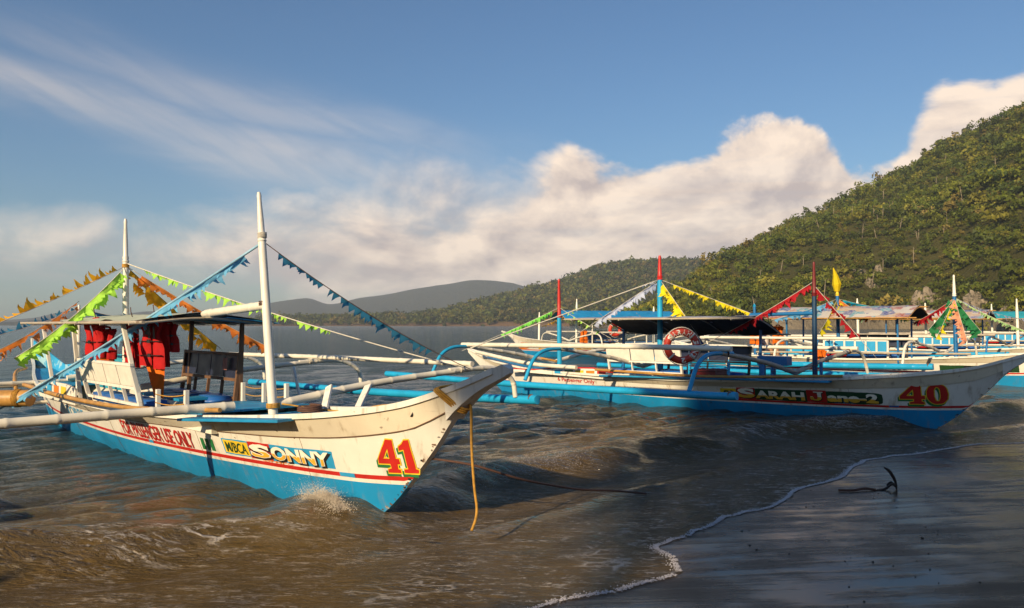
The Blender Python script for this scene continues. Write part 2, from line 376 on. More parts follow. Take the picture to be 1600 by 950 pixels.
# ------------------------------------------------------------------ shoreline, sand, water
def np_mesh(name, V, F, mats, smooth=True, parent=None, attrs=None, mi=None):
    me = bpy.data.meshes.new(name); V = np.asarray(V, np.float32); F = np.asarray(F, np.int32); k = F.shape[1]
    me.vertices.add(len(V)); me.vertices.foreach_set('co', V.ravel())
    me.loops.add(F.size); me.loops.foreach_set('vertex_index', F.ravel())
    me.polygons.add(len(F)); me.polygons.foreach_set('loop_start', np.arange(0, F.size, k, dtype=np.int32))
    me.polygons.foreach_set('loop_total', np.full(len(F), k, np.int32))
    me.polygons.foreach_set('use_smooth', np.full(len(F), smooth))
    for m in (mats if isinstance(mats, (list, tuple)) else [mats]): me.materials.append(m)
    if mi is not None: me.polygons.foreach_set('material_index', np.asarray(mi, np.int32))
    for an, av in (attrs or {}).items():
        av = np.asarray(av, np.float32)
        if av.ndim == 1:
            a = me.attributes.new(an, 'FLOAT', 'POINT'); a.data.foreach_set('value', av)
        else:
            a = me.attributes.new(an, 'FLOAT_COLOR', 'POINT'); a.data.foreach_set('color', np.hstack([av, np.ones((len(av), 1), np.float32)]).ravel())
    me.update(); me.validate()
    o = bpy.data.objects.new(name, me); COL.objects.link(o)
    if parent: o.parent = parent
    return o
def vnoise2(x, y, seed=0):
    """smooth value noise, numpy"""
    xi = np.floor(x).astype(np.int64); yi = np.floor(y).astype(np.int64); fx = x-xi; fy = y-yi
    fx = fx*fx*(3-2*fx); fy = fy*fy*(3-2*fy)
    def h(a, b):
        n = (a*374761393 + b*668265263 + seed*1442695041) & 0x7fffffff
        n = ((n ^ (n >> 13))*1274126177) & 0x7fffffff
        return ((n ^ (n >> 16)) & 0xffff)/65535.0
    return (h(xi, yi)*(1-fx)+h(xi+1, yi)*fx)*(1-fy)+(h(xi, yi+1)*(1-fx)+h(xi+1, yi+1)*fx)*fy
def fbm2(x, y, o=4, seed=0, gain=.5):
    r = 0; a = 1; t = 0
    for i in range(o): r = r+a*vnoise2(x*2**i, y*2**i, seed+i*17); t += a; a *= gain
    return r/t
def poly_sd(PX, PY, P):
    """signed distance to polyline (positive on its right hand side) and running length"""
    P = np.asarray(P, float); best = np.full(PX.shape, 1e9); sgn = np.zeros(PX.shape); run = np.zeros(PX.shape); L = 0
    for a, b in zip(P, P[1:]):
        d = b-a; l2 = d@d; t = np.clip(((PX-a[0])*d[0]+(PY-a[1])*d[1])/l2, 0, 1)
        qx = PX-a[0]-t*d[0]; qy = PY-a[1]-t*d[1]; q = qx*qx+qy*qy; m = q < best
        cr = d[0]*qy-d[1]*qx
        best = np.where(m, q, best); sgn = np.where(m, np.where(cr > 0, -1, 1), sgn); run = np.where(m, L+t*math.sqrt(l2), run); L += math.sqrt(l2)
    return np.sqrt(best)*sgn, run
SHORE0 = [(-60, -30), (-14, -5.5), (-7, -1.2), (-3, 1.7), (-1, 3.5), (.1, 4.42), (.72, 4.78), (1.0, 5.02), (1.03, 5.3), (.98, 5.58), (1.32, 5.95), (1.75, 6.5), (2.25, 6.85), (2.75, 7.55), (3.4, 8.1), (4.1, 9.1), (5.0, 9.65), (6.1, 10.3), (7.3, 10.7), (9, 12.3), (14, 16), (30, 28), (90, 70)]
sh = [Vector((x, y, 0)) for x, y in SHORE0]; SHORE = [(p.x, p.y) for p in bez(sh, 7)]
_k = 0
SH2 = []
for i, (x, y) in enumerate(SHORE):
    if 20 < i < 125:
        w = .05*(vnoise2(np.array([i*.55]), np.array([3.3]))[0]-.5)*2
        x += w*.67; y -= w*.74
    SH2.append((x, y))
SHORE = SH2
CREST = [(-30, -9), (-9, 2.6), (-5, 4.65), (-3.1, 5.45), (-1.7, 5.95), (-.9, 6.9), (-.35, 8.0), (.9, 9.15), (2.5, 10.5), (4.7, 12.1), (7, 13.0), (12, 16.8), (40, 38)]
CREST = [(p.x, p.y) for p in bez([Vector((x, y, 0)) for x, y in CREST], 6)]
CREST2 = [(-20, -5), (-6, 2.6), (-2.6, 4.5), (-.6, 5.7), (.8, 7.0), (2.4, 8.6), (4.6, 10.4), (8, 12.2), (20, 21)]
CREST2 = [(p.x, p.y) for p in bez([Vector((x, y, 0)) for x, y in CREST2], 6)]
def sstep_np(a, b, x): t = np.clip((x-a)/(b-a), 0, 1); return t*t*(3-2*t)
WAVES = []
_r = np.random.default_rng(21)
for i in range(44):
    lam = float(np.exp(_r.uniform(math.log(.26), math.log(3.0)))); an = math.atan2(-.74, .67)+_r.normal(0, .42)
    WAVES.append((lam, math.cos(an), math.sin(an), .0066*lam**.45*(1 if lam < .9 else .62), _r.uniform(0, 2*PI)))
def water_z(PX, PY, spacing, d=None):
    """height of the sea; d = signed distance inland of the shoreline (only needed near it)"""
    z = np.zeros(PX.shape); wx = PX+.25*np.sin(PY*.7+1)+.3*(fbm2(PX*.5, PY*.5, 2, 5)-.5); wy = PY+.25*np.sin(PX*.6)+.3*(fbm2(PX*.5+9, PY*.5, 2, 6)-.5)
    for lam, cx_, cy_, a, ph in WAVES:
        s = np.sin((wx*cx_+wy*cy_)*2*PI/lam+ph); w = a*(np.exp(1.1*s)-1.27)*.62
        z += w*np.clip((lam/np.maximum(spacing, 1e-6)-2.5)/2.5, 0, 1)
    z *= .45+1.1*fbm2(PX*.22, PY*.22, 3, 8)
    if d is not None:
        deep = sstep_np(.4, 4.0, -d); z = z*(.025+.975*deep)
        dc, run = poly_sd(PX, PY, CREST); dc = dc+.22*(fbm2(PX*.9, PY*.9, 3, 3)-.5)
        hh = .135*(.55+.9*fbm2(run*.28, run*0, 2, 11))
        f = np.where(dc < 0, np.exp(-(dc/.95)**2), np.exp(-(dc/.30)**2))
        z += hh*f*sstep_np(.8, 1.8, -d) - .045*np.exp(-((dc-.75)/.45)**2)*sstep_np(.6, 1.6, -d)
        dc2, run2 = poly_sd(PX, PY, CREST2); dc2 = dc2+.3*(fbm2(PX*.7+4, PY*.7, 3, 13)-.5)
        z += .035*(.3+fbm2(run2*.5, run2*0, 2, 4))*np.where(dc2 < 0, np.exp(-(dc2/.5)**2), np.exp(-(dc2/.12)**2))*sstep_np(.2, .9, -d)
        z += .004
    return z
def grow(a, b, step, lim, k):
    v = list(np.arange(a, b+1e-6, step)); s = step
    while v[-1] < lim: s *= k; v.append(v[-1]+s)
    s = step; lo = []; x = v[0]
    return v
gx = np.array(grow(0, 8.5, .055, 9000, 1.055)); gxn = -np.array(grow(0, 8.0, .055, 9000, 1.055))[1:][::-1]; gx = np.concatenate([gxn, gx])
gy0 = np.array(grow(3.0, 15.0, .05, 14000, 1.032)); gy = np.concatenate([np.array([-60, -30, -15, -8, -4, -1, 1, 2, 2.6]), gy0])
GX, GY = np.meshgrid(gx, gy); SPX = np.gradient(gx)[None, :]+0*GX; SPY = np.gradient(gy)[:, None]+0*GY; SP = np.maximum(SPX, SPY)
near = (np.abs(GX) < 45) & (GY < 50)
dsh = np.full(GX.shape, -60.0); dd_, _ = poly_sd(GX[near], GY[near], SHORE); dsh[near] = dd_
far_side = (GX > 45) & (GY < .8*GX); dsh[far_side] = 30.0
WZ = np.zeros(GX.shape); WZ[near] = water_z(GX[near], GY[near], SP[near], dsh[near]); WZ[~near] = water_z(GX[~near], GY[~near], SP[~near])*np.clip(1-(np.hypot(GX[~near], GY[~near])-60)/80, 0, 1)
WZ = np.where(dsh > .6, -.6, WZ)
ny, nx = GX.shape; idx = np.arange(ny*nx).reshape(ny, nx)
FQ = np.stack([idx[:-1, :-1], idx[:-1, 1:], idx[1:, 1:], idx[1:, :-1]], -1).reshape(-1, 4)
dcr = np.full(GX.shape, 50.0); dcr[near], _ = poly_sd(GX[near], GY[near], CREST)
silt = np.exp(-np.clip(-dsh-3.4, 0, 999)/2.4)
foam = np.exp(-np.clip(dcr-.02, 0, 9)**2/.35**2)*np.exp(-np.clip(-dcr, 0, 9)**2/.10**2)*sstep_np(.46, .62, fbm2(GX*.55+3, GY*.55, 3, 31))*near
foam = np.maximum(foam, .9*np.exp(-((GX+1.62)**2+(GY-6.22)**2)/.28**2)); foam = np.maximum(foam, (.34*sstep_np(-4.2, -1.2, dsh)+.30*sstep_np(-1.2, -.1, dsh))*near)
mw = bpy.data.materials.new('sea_water'); mw.use_nodes = True; q = NG(mw.node_tree); b = mw.node_tree.nodes['Principled BSDF']
geo = q.n('ShaderNodeNewGeometry'); pos = geo.outputs['Position']
at1 = q.n('ShaderNodeAttribute', attribute_name='silt'); at2 = q.n('ShaderNodeAttribute', attribute_name='foam')
cl = q.noise(pos, .55, 5, .6, .5)
si = q.m('MULTIPLY', at1.outputs['Fac'], q.lin(.25, .7, cl, .65, 1.15), clamp=True)
wc = q.mix(si, (.006, .033, .046), (.098, .060, .014))
mpf = q.n('ShaderNodeMapping'); q.put(mpf.inputs[0], pos); mpf.inputs['Rotation'].default_value = (0, 0, R(-42)); mpf.inputs['Scale'].default_value = (.5, 1.5, 1)
fo = q.noise(mpf.outputs[0], 24, 6, .74, .8); fo2 = q.noise(mpf.outputs[0], 3.6, 5, .62, 1.6)
fm = q.m('MULTIPLY', q.sstep(.50, .62, q.m('ADD', q.m('MULTIPLY', fo, .62), q.m('MULTIPLY', fo2, .38))), at2.outputs['Fac'], clamp=True)
vo = q.n('ShaderNodeTexVoronoi'); vo.feature = 'DISTANCE_TO_EDGE'; vo.inputs['Scale'].default_value = 5.5
dvec = q.n('ShaderNodeMix', data_type='VECTOR'); dvec.inputs[0].default_value = .10; q.put(dvec.inputs[4], mpf.outputs[0]); q.put(dvec.inputs[5], q.noise(pos, 5, 4, .6, 0, True)); q.put(vo.inputs['Vector'], dvec.outputs[1])
lace = q.m('MULTIPLY', q.m('SUBTRACT', 1.0, q.sstep(.0, .075, vo.outputs['Distance'])), q.sstep(.50, .64, q.noise(pos, 1.1, 4, .6, .8)))
fm = q.m('MAXIMUM', fm, q.m('MULTIPLY', lace, q.m('MULTIPLY', q.sstep(.28, .60, at2.outputs['Fac']), .62)), clamp=True)
q.put(b.inputs['Base Color'], q.mix(fm, wc, (.62, .57, .54)))
q.put(b.inputs['Roughness'], q.lin(0, 1, fm, .06, .6)); b.inputs['IOR'].default_value = 1.33
sepp = q.n('ShaderNodeSeparateXYZ'); q.put(sepp.inputs[0], pos)
# ripples: long along the crests, short across; three sizes
def rot(k, sx, sy):
    mp = q.n('ShaderNodeMapping'); q.put(mp.inputs[0], pos); mp.inputs['Rotation'].default_value = (0, 0, k); mp.inputs['Scale'].default_value = (sx, sy, 1); return mp.outputs[0]
r1 = q.noise(rot(R(-42), .55, 1.5), 3.2, 4, .55, .35); r2 = q.noise(rot(R(-30), .6, 1.6), 8.5, 5, .62, .5); r3 = q.noise(rot(R(-50), .25, .8), .9, 3, .5, .3)
ridge = q.m('SUBTRACT', 1.0, q.m('MULTIPLY', q.m('ABSOLUTE', q.m('SUBTRACT', r2, .5)), 2.0))
dist = sepp.outputs[1]
h = q.m('ADD', q.m('ADD', q.m('MULTIPLY', r1, .10), q.m('MULTIPLY', q.m('POWER', ridge, 2.2), .030)), q.m('MULTIPLY', q.m('MULTIPLY', r3, .42), q.sstep(12, 45, dist)))
h = q.m('ADD', h, q.m('MULTIPLY', fm, .012))
h = q.m('MULTIPLY', h, q.lin(0, 1, q.sstep(.0, .5, at2.outputs['Fac']), 1.0, .9))
bp = q.n('ShaderNodeBump'); bp.inputs['Strength'].default_value = .9; bp.inputs['Distance'].default_value = 1.0; q.put(bp.inputs['Height'], h); q.put(b.inputs['Normal'], bp.outputs[0])
sea = np_mesh('sea_water', np.stack([GX, GY, WZ], -1).reshape(-1, 3), FQ, mw, True, attrs={'silt': silt.ravel(), 'foam': foam.ravel()})
tag(sea, kind='structure')

# sand: one sheet that dips under the sea
sx = np.concatenate([np.linspace(-80, -9, 20), np.arange(-8.6, 12, .11), np.linspace(12.4, 120, 50)]); sy = np.concatenate([np.linspace(-90, -6, 26), np.arange(-5, 15, .11), np.linspace(15.5, 120, 50)])
SX, SY = np.meshgrid(sx, sy); sd, _ = poly_sd(SX, SY, SHORE)
SZ = np.where(sd > 0, .05*sd+.001*sd*np.abs(sd), .085*sd-.06*np.minimum(0, sd+3)**2*.1); SZ = np.clip(SZ, -3, 3)
SZ += np.where(sd > .3, .012*(fbm2(SX*1.3, SY*1.3, 4, 40)-.5)*sstep_np(.3, 2, sd), 0)
SZ += .10*sstep_np(2.6, 6, sd)*(fbm2(SX*.9, SY*.9, 3, 44)-.35)
ny, nx = SX.shape; idx = np.arange(ny*nx).reshape(ny, nx); FS = np.stack([idx[:-1, :-1], idx[:-1, 1:], idx[1:, 1:], idx[1:, :-1]], -1).reshape(-1, 4)
wet = 1-sstep_np(1.7, 3.0, sd+.5*(fbm2(SX*.6, SY*.6, 3, 50)-.5))
ms = bpy.data.materials.new('wet_sand'); ms.use_nodes = True; q = NG(ms.node_tree); b = ms.node_tree.nodes['Principled BSDF']
geo = q.n('ShaderNodeNewGeometry'); pos = geo.outputs['Position']; aw = q.n('ShaderNodeAttribute', attribute_name='wet').outputs['Fac']
n1 = q.noise(pos, 1.6, 5, .6); n2 = q.noise(pos, 55, 5, .8); n3 = q.noise(pos, 9, 5, .65)
mp = q.n('ShaderNodeMapping'); q.put(mp.inputs[0], pos); mp.inputs['Rotation'].default_value = (0, 0, R(-42)); mp.inputs['Scale'].default_value = (.35, 3.0, 1); n4 = q.noise(mp.outputs[0], 2.4, 5, .6, .4)
wetc = q.mix(n1, (.052, .031, .017), (.090, .056, .032)); dry_shadec = q.mix(n2, (.045, .034, .024), (.080, .062, .046))  # dry sand kept dark: the deep corner shade is put into its colour
bc = q.mix(aw, dry_shadec, wetc); bc = q.mix(q.sstep(.56, .70, q.noise(pos, 38, 5, .8)), bc, (.022, .016, .013)); bc = q.mix(q.sstep(.66, .74, q.noise(pos, 30, 5, .85)), bc, (.16, .11, .07)); q.put(b.inputs['Base Color'], bc)
film = q.m('MULTIPLY', aw, q.sstep(.34, .58, q.m('ADD', q.m('MULTIPLY', n4, .5), q.m('MULTIPLY', n1, .5))))
q.put(b.inputs['Roughness'], q.lin(0, 1, film, .42, .15)); b.inputs['IOR'].default_value = 1.36; b.inputs['Specular Tint'].default_value = (1, .76, .52, 1)
q.put(b.inputs['Specular IOR Level'], q.lin(0, 1, aw, .06, .50))
hh = q.m('ADD', q.m('MULTIPLY', n2, .0075), q.m('MULTIPLY', n3, .004)); hh = q.m('MULTIPLY', hh, q.lin(0, 1, film, 1.0, .09)); hh = q.m('ADD', hh, q.m('MULTIPLY', n4, .0006))
bp = q.n('ShaderNodeBump'); bp.inputs['Distance'].default_value = 1.0; bp.inputs['Strength'].default_value = .8; q.put(bp.inputs['Height'], hh); q.put(b.inputs['Normal'], bp.outputs[0])
sand = np_mesh('beach_sand', np.stack([SX, SY, SZ], -1).reshape(-1, 3), FS, ms, True, attrs={'wet': wet.ravel()}); tag(sand, kind='structure')
def sand_z(x, y):
    d, _ = poly_sd(np.array([x]), np.array([y]), SHORE); d = float(d[0]); return .05*d+.001*d*abs(d) if d > 0 else .085*d

rgp = np.random.default_rng(91); PX_ = rgp.uniform(-2, 9, 2600); PY_ = rgp.uniform(2.5, 12, 2600); pd, _ = poly_sd(PX_, PY_, SHORE); kp = (pd > .12) & (rgp.random(2600) < np.where(fbm2(PX_*1.2, PY_*1.2, 3, 7) > .52, .9, .12)); PX_, PY_, pd = PX_[kp], PY_[kp], pd[kp]
GRIT = (np.column_stack([PX_, PY_, .05*pd+.001*pd*pd+.002]), np.exp(rgp.normal(math.log(.0042), .45, kp.sum())))
# foam: many little bubbles, one uncountable mass each
m_foam = pmat('sea_foam', (.62, .58, .60), .45, .2, 30, trans=.0)
_ico = bmesh.new(); bmesh.ops.create_icosphere(_ico, subdivisions=1, radius=1); ICOV = np.array([v.co[:] for v in _ico.verts]); ICOF = np.array([[v.index for v in f.verts] for f in _ico.faces]); _ico.free()
def blobs(name, C, rad, label, squash=.6, mat=None):
    C = np.asarray(C); rad = np.asarray(rad); n = len(C)
    V = (ICOV[None]*rad[:, None, None]*np.array([1, 1, squash])+C[:, None]).reshape(-1, 3); F = (ICOF[None]+(np.arange(n)*len(ICOV))[:, None, None]).reshape(-1, 3)
    return tag(np_mesh(name, V, F, mat or m_foam, True), label, 'foam', kind='stuff')
_o = blobs('shell_grit', GRIT[0], GRIT[1], 'scattered dark grit and shell bits on the wet sand', .55, pmat('shell_grit', (.07, .05, .035), .6, .7, 60)); _o['category'] = 'grit'
rg = np.random.default_rng(5); C = []; Rr = []
S = np.array(SHORE); 
for a, bq in zip(S, S[1:]):
    L = np.hypot(*(bq-a)); m = (a+bq)/2
    if m[1] < 3 or m[1] > 26 or m[0] < -3: continue
    nrm = np.array([(bq-a)[1], -(bq-a)[0]])/max(L, 1e-6); k = int(L*(900 if m[1] < 12 else 220))
    wdt = .008+.014*vnoise2(np.array([m[0]*2.1]), np.array([m[1]*2.1]))[0]
    t = rg.random(k); o = np.abs(rg.normal(0, 1, k))*wdt; side = -o*1.5+rg.random(k)*.02
    p = a+(bq-a)*t[:, None]+nrm*(side+.075)[:, None]
    r = rg.uniform(.0016, .0055, k)*(1+.0*t); C.append(np.column_stack([p, .006+.004*rg.random(k)+np.maximum(0, (side+.07))*.05])); Rr.append(r)
blobs('foam_edge', np.vstack(C), np.concatenate(Rr), 'thin line of pale bubbles where the wash ends on the sand', .8)
def wz_at(P): 
    d, _ = poly_sd(P[:, 0], P[:, 1], SHORE); return water_z(P[:, 0], P[:, 1], np.full(len(P), .05), d)
# breaking crest to the right of the near boat and splash against its stem
k = 16000; t = rg.random(k); cr = np.array(CREST); run = np.concatenate([[0], np.cumsum(np.hypot(*(np.diff(cr, axis=0).T)))])
def on_crest(s_): i = np.clip(np.searchsorted(run, s_)-1, 0, len(cr)-2); f = (s_-run[i])/(run[i+1]-run[i]); return cr[i]+(cr[i+1]-cr[i])*f[:, None]
smin, smax = [run[np.argmin(np.hypot(cr[:, 0]-a, cr[:, 1]-b_))] for a, b_ in ((-.6, 7.6), (9, 14.5))]
s_ = smin+(smax-smin)*t; mask = fbm2(s_*.9, s_*0+.5, 3, 77)
keep = mask+.25*rg.random(k) > .68; s_ = s_[keep]; p = on_crest(s_); p += rg.normal(0, .06, p.shape)+np.array([.67, -.74])*rg.uniform(-.05, .35, (len(p), 1))
z = wz_at(p); blobs('crest_foam', np.column_stack([p, z+.004]), rg.uniform(.001, .0034, len(p)), 'broken foam along the small breaking wave between the boats', .6)
m_spray = pmat('spray_water', (.66, .58, .48), .2, .3, 30)
P_ = []; R_ = []
for k in range(34):                                   # ragged tongues of broken water thrown up along the hull
    s_ = rg.normal(0, .5); c0 = np.array([-1.50+s_*.22, 6.32-s_*.22, 0]); dr = np.array([rg.normal(-.5, .5), rg.normal(-.5, .5), abs(rg.normal(.55, .3))]); ln = rg.uniform(.06, .22); m = rg.integers(150, 480)
    t = rg.random(m)**1.5; q_ = c0+np.outer(t, dr)*ln+rg.normal(0, 1, (m, 3))*(.012+.03*t[:, None]); q_[:, 2] = np.abs(q_[:, 2])*.8; P_.append(q_); R_.append(rg.uniform(.001, .0052, m)*(1-.55*t))
pp = np.vstack(P_); pp[:, 2] += wz_at(pp)-.006
blobs('bow_splash', pp, np.concatenate(R_), 'splash of white droplets against the stem of the near boat', 1.0, m_spray)

# ------------------------------------------------------------------ hills and woods
def hill(name, sil, D0, D1, seed, rough, cols, depth_back=1.0, nA=220, nR=70, treeh=0.0, base=None, prof=None, rockmask=None):
    """terrain: foot at distance D0, ridge at D1; sil = ridge heights as photo pixels (x, y)"""
    xs = [p[0] for p in sil]; ys = [p[1] for p in sil]; f = pchip(xs, ys)
    px = np.linspace(xs[0], xs[-1], nA); ridge = np.array([f(x) for x in px])
    t = np.concatenate([np.linspace(0, 1, nR), 1+np.linspace(.04, depth_back, 14)])
    T, PXX = np.meshgrid(t, px); th = (PXX-800)/FPX
    D0a = D0(px) if callable(D0) else np.full(nA, D0); D1a = D1(px) if callable(D1) else np.full(nA, D1)
    D = D0a[:, None]+(D1a-D0a)[:, None]*T
    zr = np.maximum(.5, (508-ridge)/FPX*D1a+CAM_H-treeh)
    pr = np.where(T <= 1, (prof(T) if prof else np.sin(np.clip(T, 0, 1)*PI/2)**.9), 1-np.clip(T-1, 0, 2)**1.6*.9)
    Zz = zr[:, None]*pr
    Xx = th*D; s = (D1a-D0a).mean()
    nzz = fbm2(Xx/s*3.0+seed, D/s*3.0, 5, seed)-.5
    Zz = Zz+zr[:, None]*rough*nzz*np.sin(np.clip(T, 0, 1)*PI)*2
    Zz = Zz+zr[:, None]*rough*.35*(fbm2(Xx/s*11+seed, D/s*11, 3, seed+5)-.5)*np.clip(T*4, 0, 1)
    Zz = np.where(T <= 0.0, -2, Zz)
    nA_, nT = T.shape; idx = np.arange(nA_*nT).reshape(nA_, nT); F = np.stack([idx[:-1, :-1], idx[1:, :-1], idx[1:, 1:], idx[:-1, 1:]], -1).reshape(-1, 4)
    o = np_mesh(name, np.stack([Xx, D, Zz], -1).reshape(-1, 3), F, cols, True); tag(o, kind='structure')
    return o, (Xx, D, Zz, T, px)
def ground_mat(name, a, bcol, rock, zrock=0.0, sc=.02):
    m = bpy.data.materials.new(name); m.use_nodes = True; q = NG(m.node_tree); b = m.node_tree.nodes['Principled BSDF']
    geo = q.n('ShaderNodeNewGeometry'); pos = geo.outputs['Position']; sp = q.n('ShaderNodeSeparateXYZ'); q.put(sp.inputs[0], pos)
    c = q.mix(q.noise(pos, sc*4, 6, .65), a, bcol)
    k = q.m('SUBTRACT', 1.0, q.sstep(zrock*.6, zrock*1.2+.01, q.m('ADD', sp.outputs[2], q.m('MULTIPLY', q.m('SUBTRACT', q.noise(pos, sc*6, 4), .5), zrock*1.6))))
    c = q.mix(k, c, q.mix(q.noise(pos, sc*20, 5), rock, tuple(x*.5 for x in rock))); q.put(b.inputs['Base Color'], c); b.inputs['Roughness'].default_value = .95; b.inputs['Specular IOR Level'].default_value = .1
    bp = q.n('ShaderNodeBump'); bp.inputs['Distance'].default_value = 1/sc*.06; q.put(bp.inputs['Height'], q.noise(pos, sc*14, 5, .7)); q.put(b.inputs['Normal'], bp.outputs[0]); return m
def leaf_mat(name, tr=.25):
    m = bpy.data.materials.new(name); m.use_nodes = True; nt = m.node_tree; q = NG(nt); b = nt.nodes['Principled BSDF']; o = nt.nodes['Material Output']
    a = q.n('ShaderNodeAttribute', attribute_name='leafcol'); q.put(b.inputs['Base Color'], a.outputs['Color']); b.inputs['Roughness'].default_value = .6; b.inputs['Specular IOR Level'].default_value = .25
    tl = q.n('ShaderNodeBsdfTranslucent'); q.put(tl.inputs[0], a.outputs['Color']); mx = q.n('ShaderNodeMixShader'); mx.inputs[0].default_value = tr
    nt.links.new(b.outputs[0], mx.inputs[1]); nt.links.new(tl.outputs[0], mx.inputs[2]); nt.links.new(mx.outputs[0], o.inputs[0]); return m
M_leaf = leaf_mat('leaves'); M_trunk = pmat('tree_trunk', (.30, .24, .17), .9, .3, 1)
def crown(n, rg, lumps=6, flat=.75):
    """leaf clumps through a lumpy crown of radius about 1; returns triangle corners (n,3,3), unit-ish"""
    cs = rg.normal(0, .42, (lumps, 3)); cs[:, 2] = np.abs(cs[:, 2])*.7; rs = rg.uniform(.35, .62, lumps)
    k = rg.integers(0, lumps, n); d = rg.normal(0, 1, (n, 3)); d /= np.linalg.norm(d, axis=1)[:, None]
    rr = rs[k]*rg.uniform(.55, 1.08, n)**.6; p = cs[k]+d*rr[:, None]*np.array([1, 1, flat])
    return p, d
def forest(name, pts, size, colf, nleaf, leafsz, label, seed, trunk=False, lumps=6):
    rg = np.random.default_rng(seed); V = []; Cc = []
    N = len(pts); vars_ = [crown(nleaf, rg, lumps) for _ in range(10)]
    for i in range(N):
        p, d = vars_[i % 10]; a = rg.uniform(0, 2*PI); c, s = math.cos(a), math.sin(a); Rm = np.array([[c, -s, 0], [s, c, 0], [0, 0, 1]])
        sz = size[i]; p2 = (p@Rm.T)*sz*np.array([1, 1, rg.uniform(.75, 1.25)]); d2 = d@Rm.T
        t1 = np.cross(d2, rg.normal(0, 1, d2.shape)); t1 /= np.linalg.norm(t1, axis=1)[:, None]+1e-6
        n2 = d2+rg.normal(0, .55, d2.shape); t2 = np.cross(n2, t1); t2 /= np.linalg.norm(t2, axis=1)[:, None]+1e-6; t1 = np.cross(t2, n2); t1 /= np.linalg.norm(t1, axis=1)[:, None]+1e-6
        l = leafsz*sz*rg.uniform(.6, 1.35, (nleaf, 1)); base = pts[i]+p2+np.array([0, 0, sz*.55])
        V.append(np.stack([base-t1*l, base+t1*l*.8, base+t2*l*1.5], 1).reshape(-1, 3))
        col = colf(i, rg); Cc.append(np.repeat(np.clip(col[None]*rg.uniform(.72, 1.28, (nleaf, 1)), 0, 1), 3, 0))
    V = np.vstack(V); F = np.arange(len(V)).reshape(-1, 3)
    o = np_mesh(name, V, F, M_leaf, False, attrs={'leafcol': np.vstack(Cc)})
    return tag(o, label, 'forest', kind='stuff')
def sample_hill(H, n, rg, tmax=1.02, dens=None):
    Xx, D, Zz, T, px = H; nA_, nT = T.shape; nt_ = int((T[0] <= tmax).sum())
    A00 = np.stack([Xx, D, Zz], -1)[:, :nt_]; e1 = A00[1:, :-1]-A00[:-1, :-1]; e2 = A00[:-1, 1:]-A00[:-1, :-1]; ar = np.linalg.norm(np.cross(e1, e2), axis=-1)
    w = ar.copy()
    if dens is not None: w *= dens(A00[:-1, :-1])
    c = np.cumsum(w.ravel()); c /= c[-1]; k = np.searchsorted(c, rg.random(n)); i, j = np.unravel_index(k, w.shape); u, v = rg.random(n)[:, None], rg.random(n)[:, None]
    return A00[i, j]+(A00[i+1, j]-A00[i, j])*u+(A00[i, j+1]-A00[i, j])*v
# near headland on the right
HS = [(905, 507), (960, 500), (1000, 487), (1040, 462), (1070, 438), (1095, 418), (1190, 370), (1265, 334), (1310, 312), (1400, 268), (1460, 233), (1520, 203), (1600, 170), (1750, 118), (1950, 70), (2200, 60), (2600, 90)]
m_head = ground_mat('headland_ground', (.060, .062, .014), (.095, .082, .028), (.34, .28, .20), 7.0, .03)
D0f = lambda px: 330-(px-1100)*.12+30*np.sin(px/70.)
head, HH = hill('headland_terrain', HS, D0f, lambda px: 640+0*px, 3, .16, m_head, nA=260, nR=80, treeh=3.2, prof=lambda T: np.clip(T, 0, 1)**.82)
rg = np.random.default_rng(11)
def rockm(P): return fbm2(P[..., 0]*.022, P[..., 2]*.05, 4, 60)
def dens_h(P):
    k = rockm(P); low = np.exp(-np.clip(P[..., 2]-4, 0, 999)/22.)
    return np.clip(1-sstep_np(.56, .66, k)*(.25+1.2*low), .02, 1)*np.where(P[..., 2] < 3.0, .1, 1)
pts = sample_hill(HH, 13500, rg, dens=dens_h)
PAL = np.array([(.075, .092, .012), (.105, .115, .014), (.140, .130, .020), (.055, .072, .014), (.150, .115, .030), (.036, .052, .012), (.17, .13, .045)])
big = fbm2(pts[:, 0]*.02, pts[:, 2]*.045, 3, 71); sizes = np.exp(rg.normal(math.log(2.75), .42, len(pts))+1.6*(big-.5)).clip(1.0, 7.0); colid = rg.choice(len(PAL), len(pts), p=[.29, .24, .13, .18, .035, .11, .015])
forest('headland_forest', pts, sizes, lambda i, r: PAL[colid[i]]*(1.38+1.0*(big[i]-.5))*np.array([1.06, 1.06, .92])*r.uniform(.72, 1.28), 108, .165, 'green and olive woodland covering the steep headland on the right', 4)
# pale bare trunks standing out of the canopy
mbt = MB()
for p in sample_hill(HH, 260, rg, dens=dens_h):
    hgt = rg.uniform(5, 9.5); lean = Vector((rg.normal(0, .10), rg.normal(0, .1), 1)).normalized(); a = Vector(p)
    mbt.tube([a, a+lean*hgt*.6, a+lean*hgt], [.22, .16, .06], 5)
    for _ in range(3):
        s0 = a+lean*hgt*rg.uniform(.55, .95); mbt.tube([s0, s0+Vector((rg.normal(0, 1), rg.normal(0, 1), rg.uniform(.6, 1.4)))*1.1], [.09, .03], 4)
tag(mbt.build('bare_trunks', M_trunk, None, True), 'scattered pale bare trunks showing between the crowns on the headland', 'forest', kind='stuff')
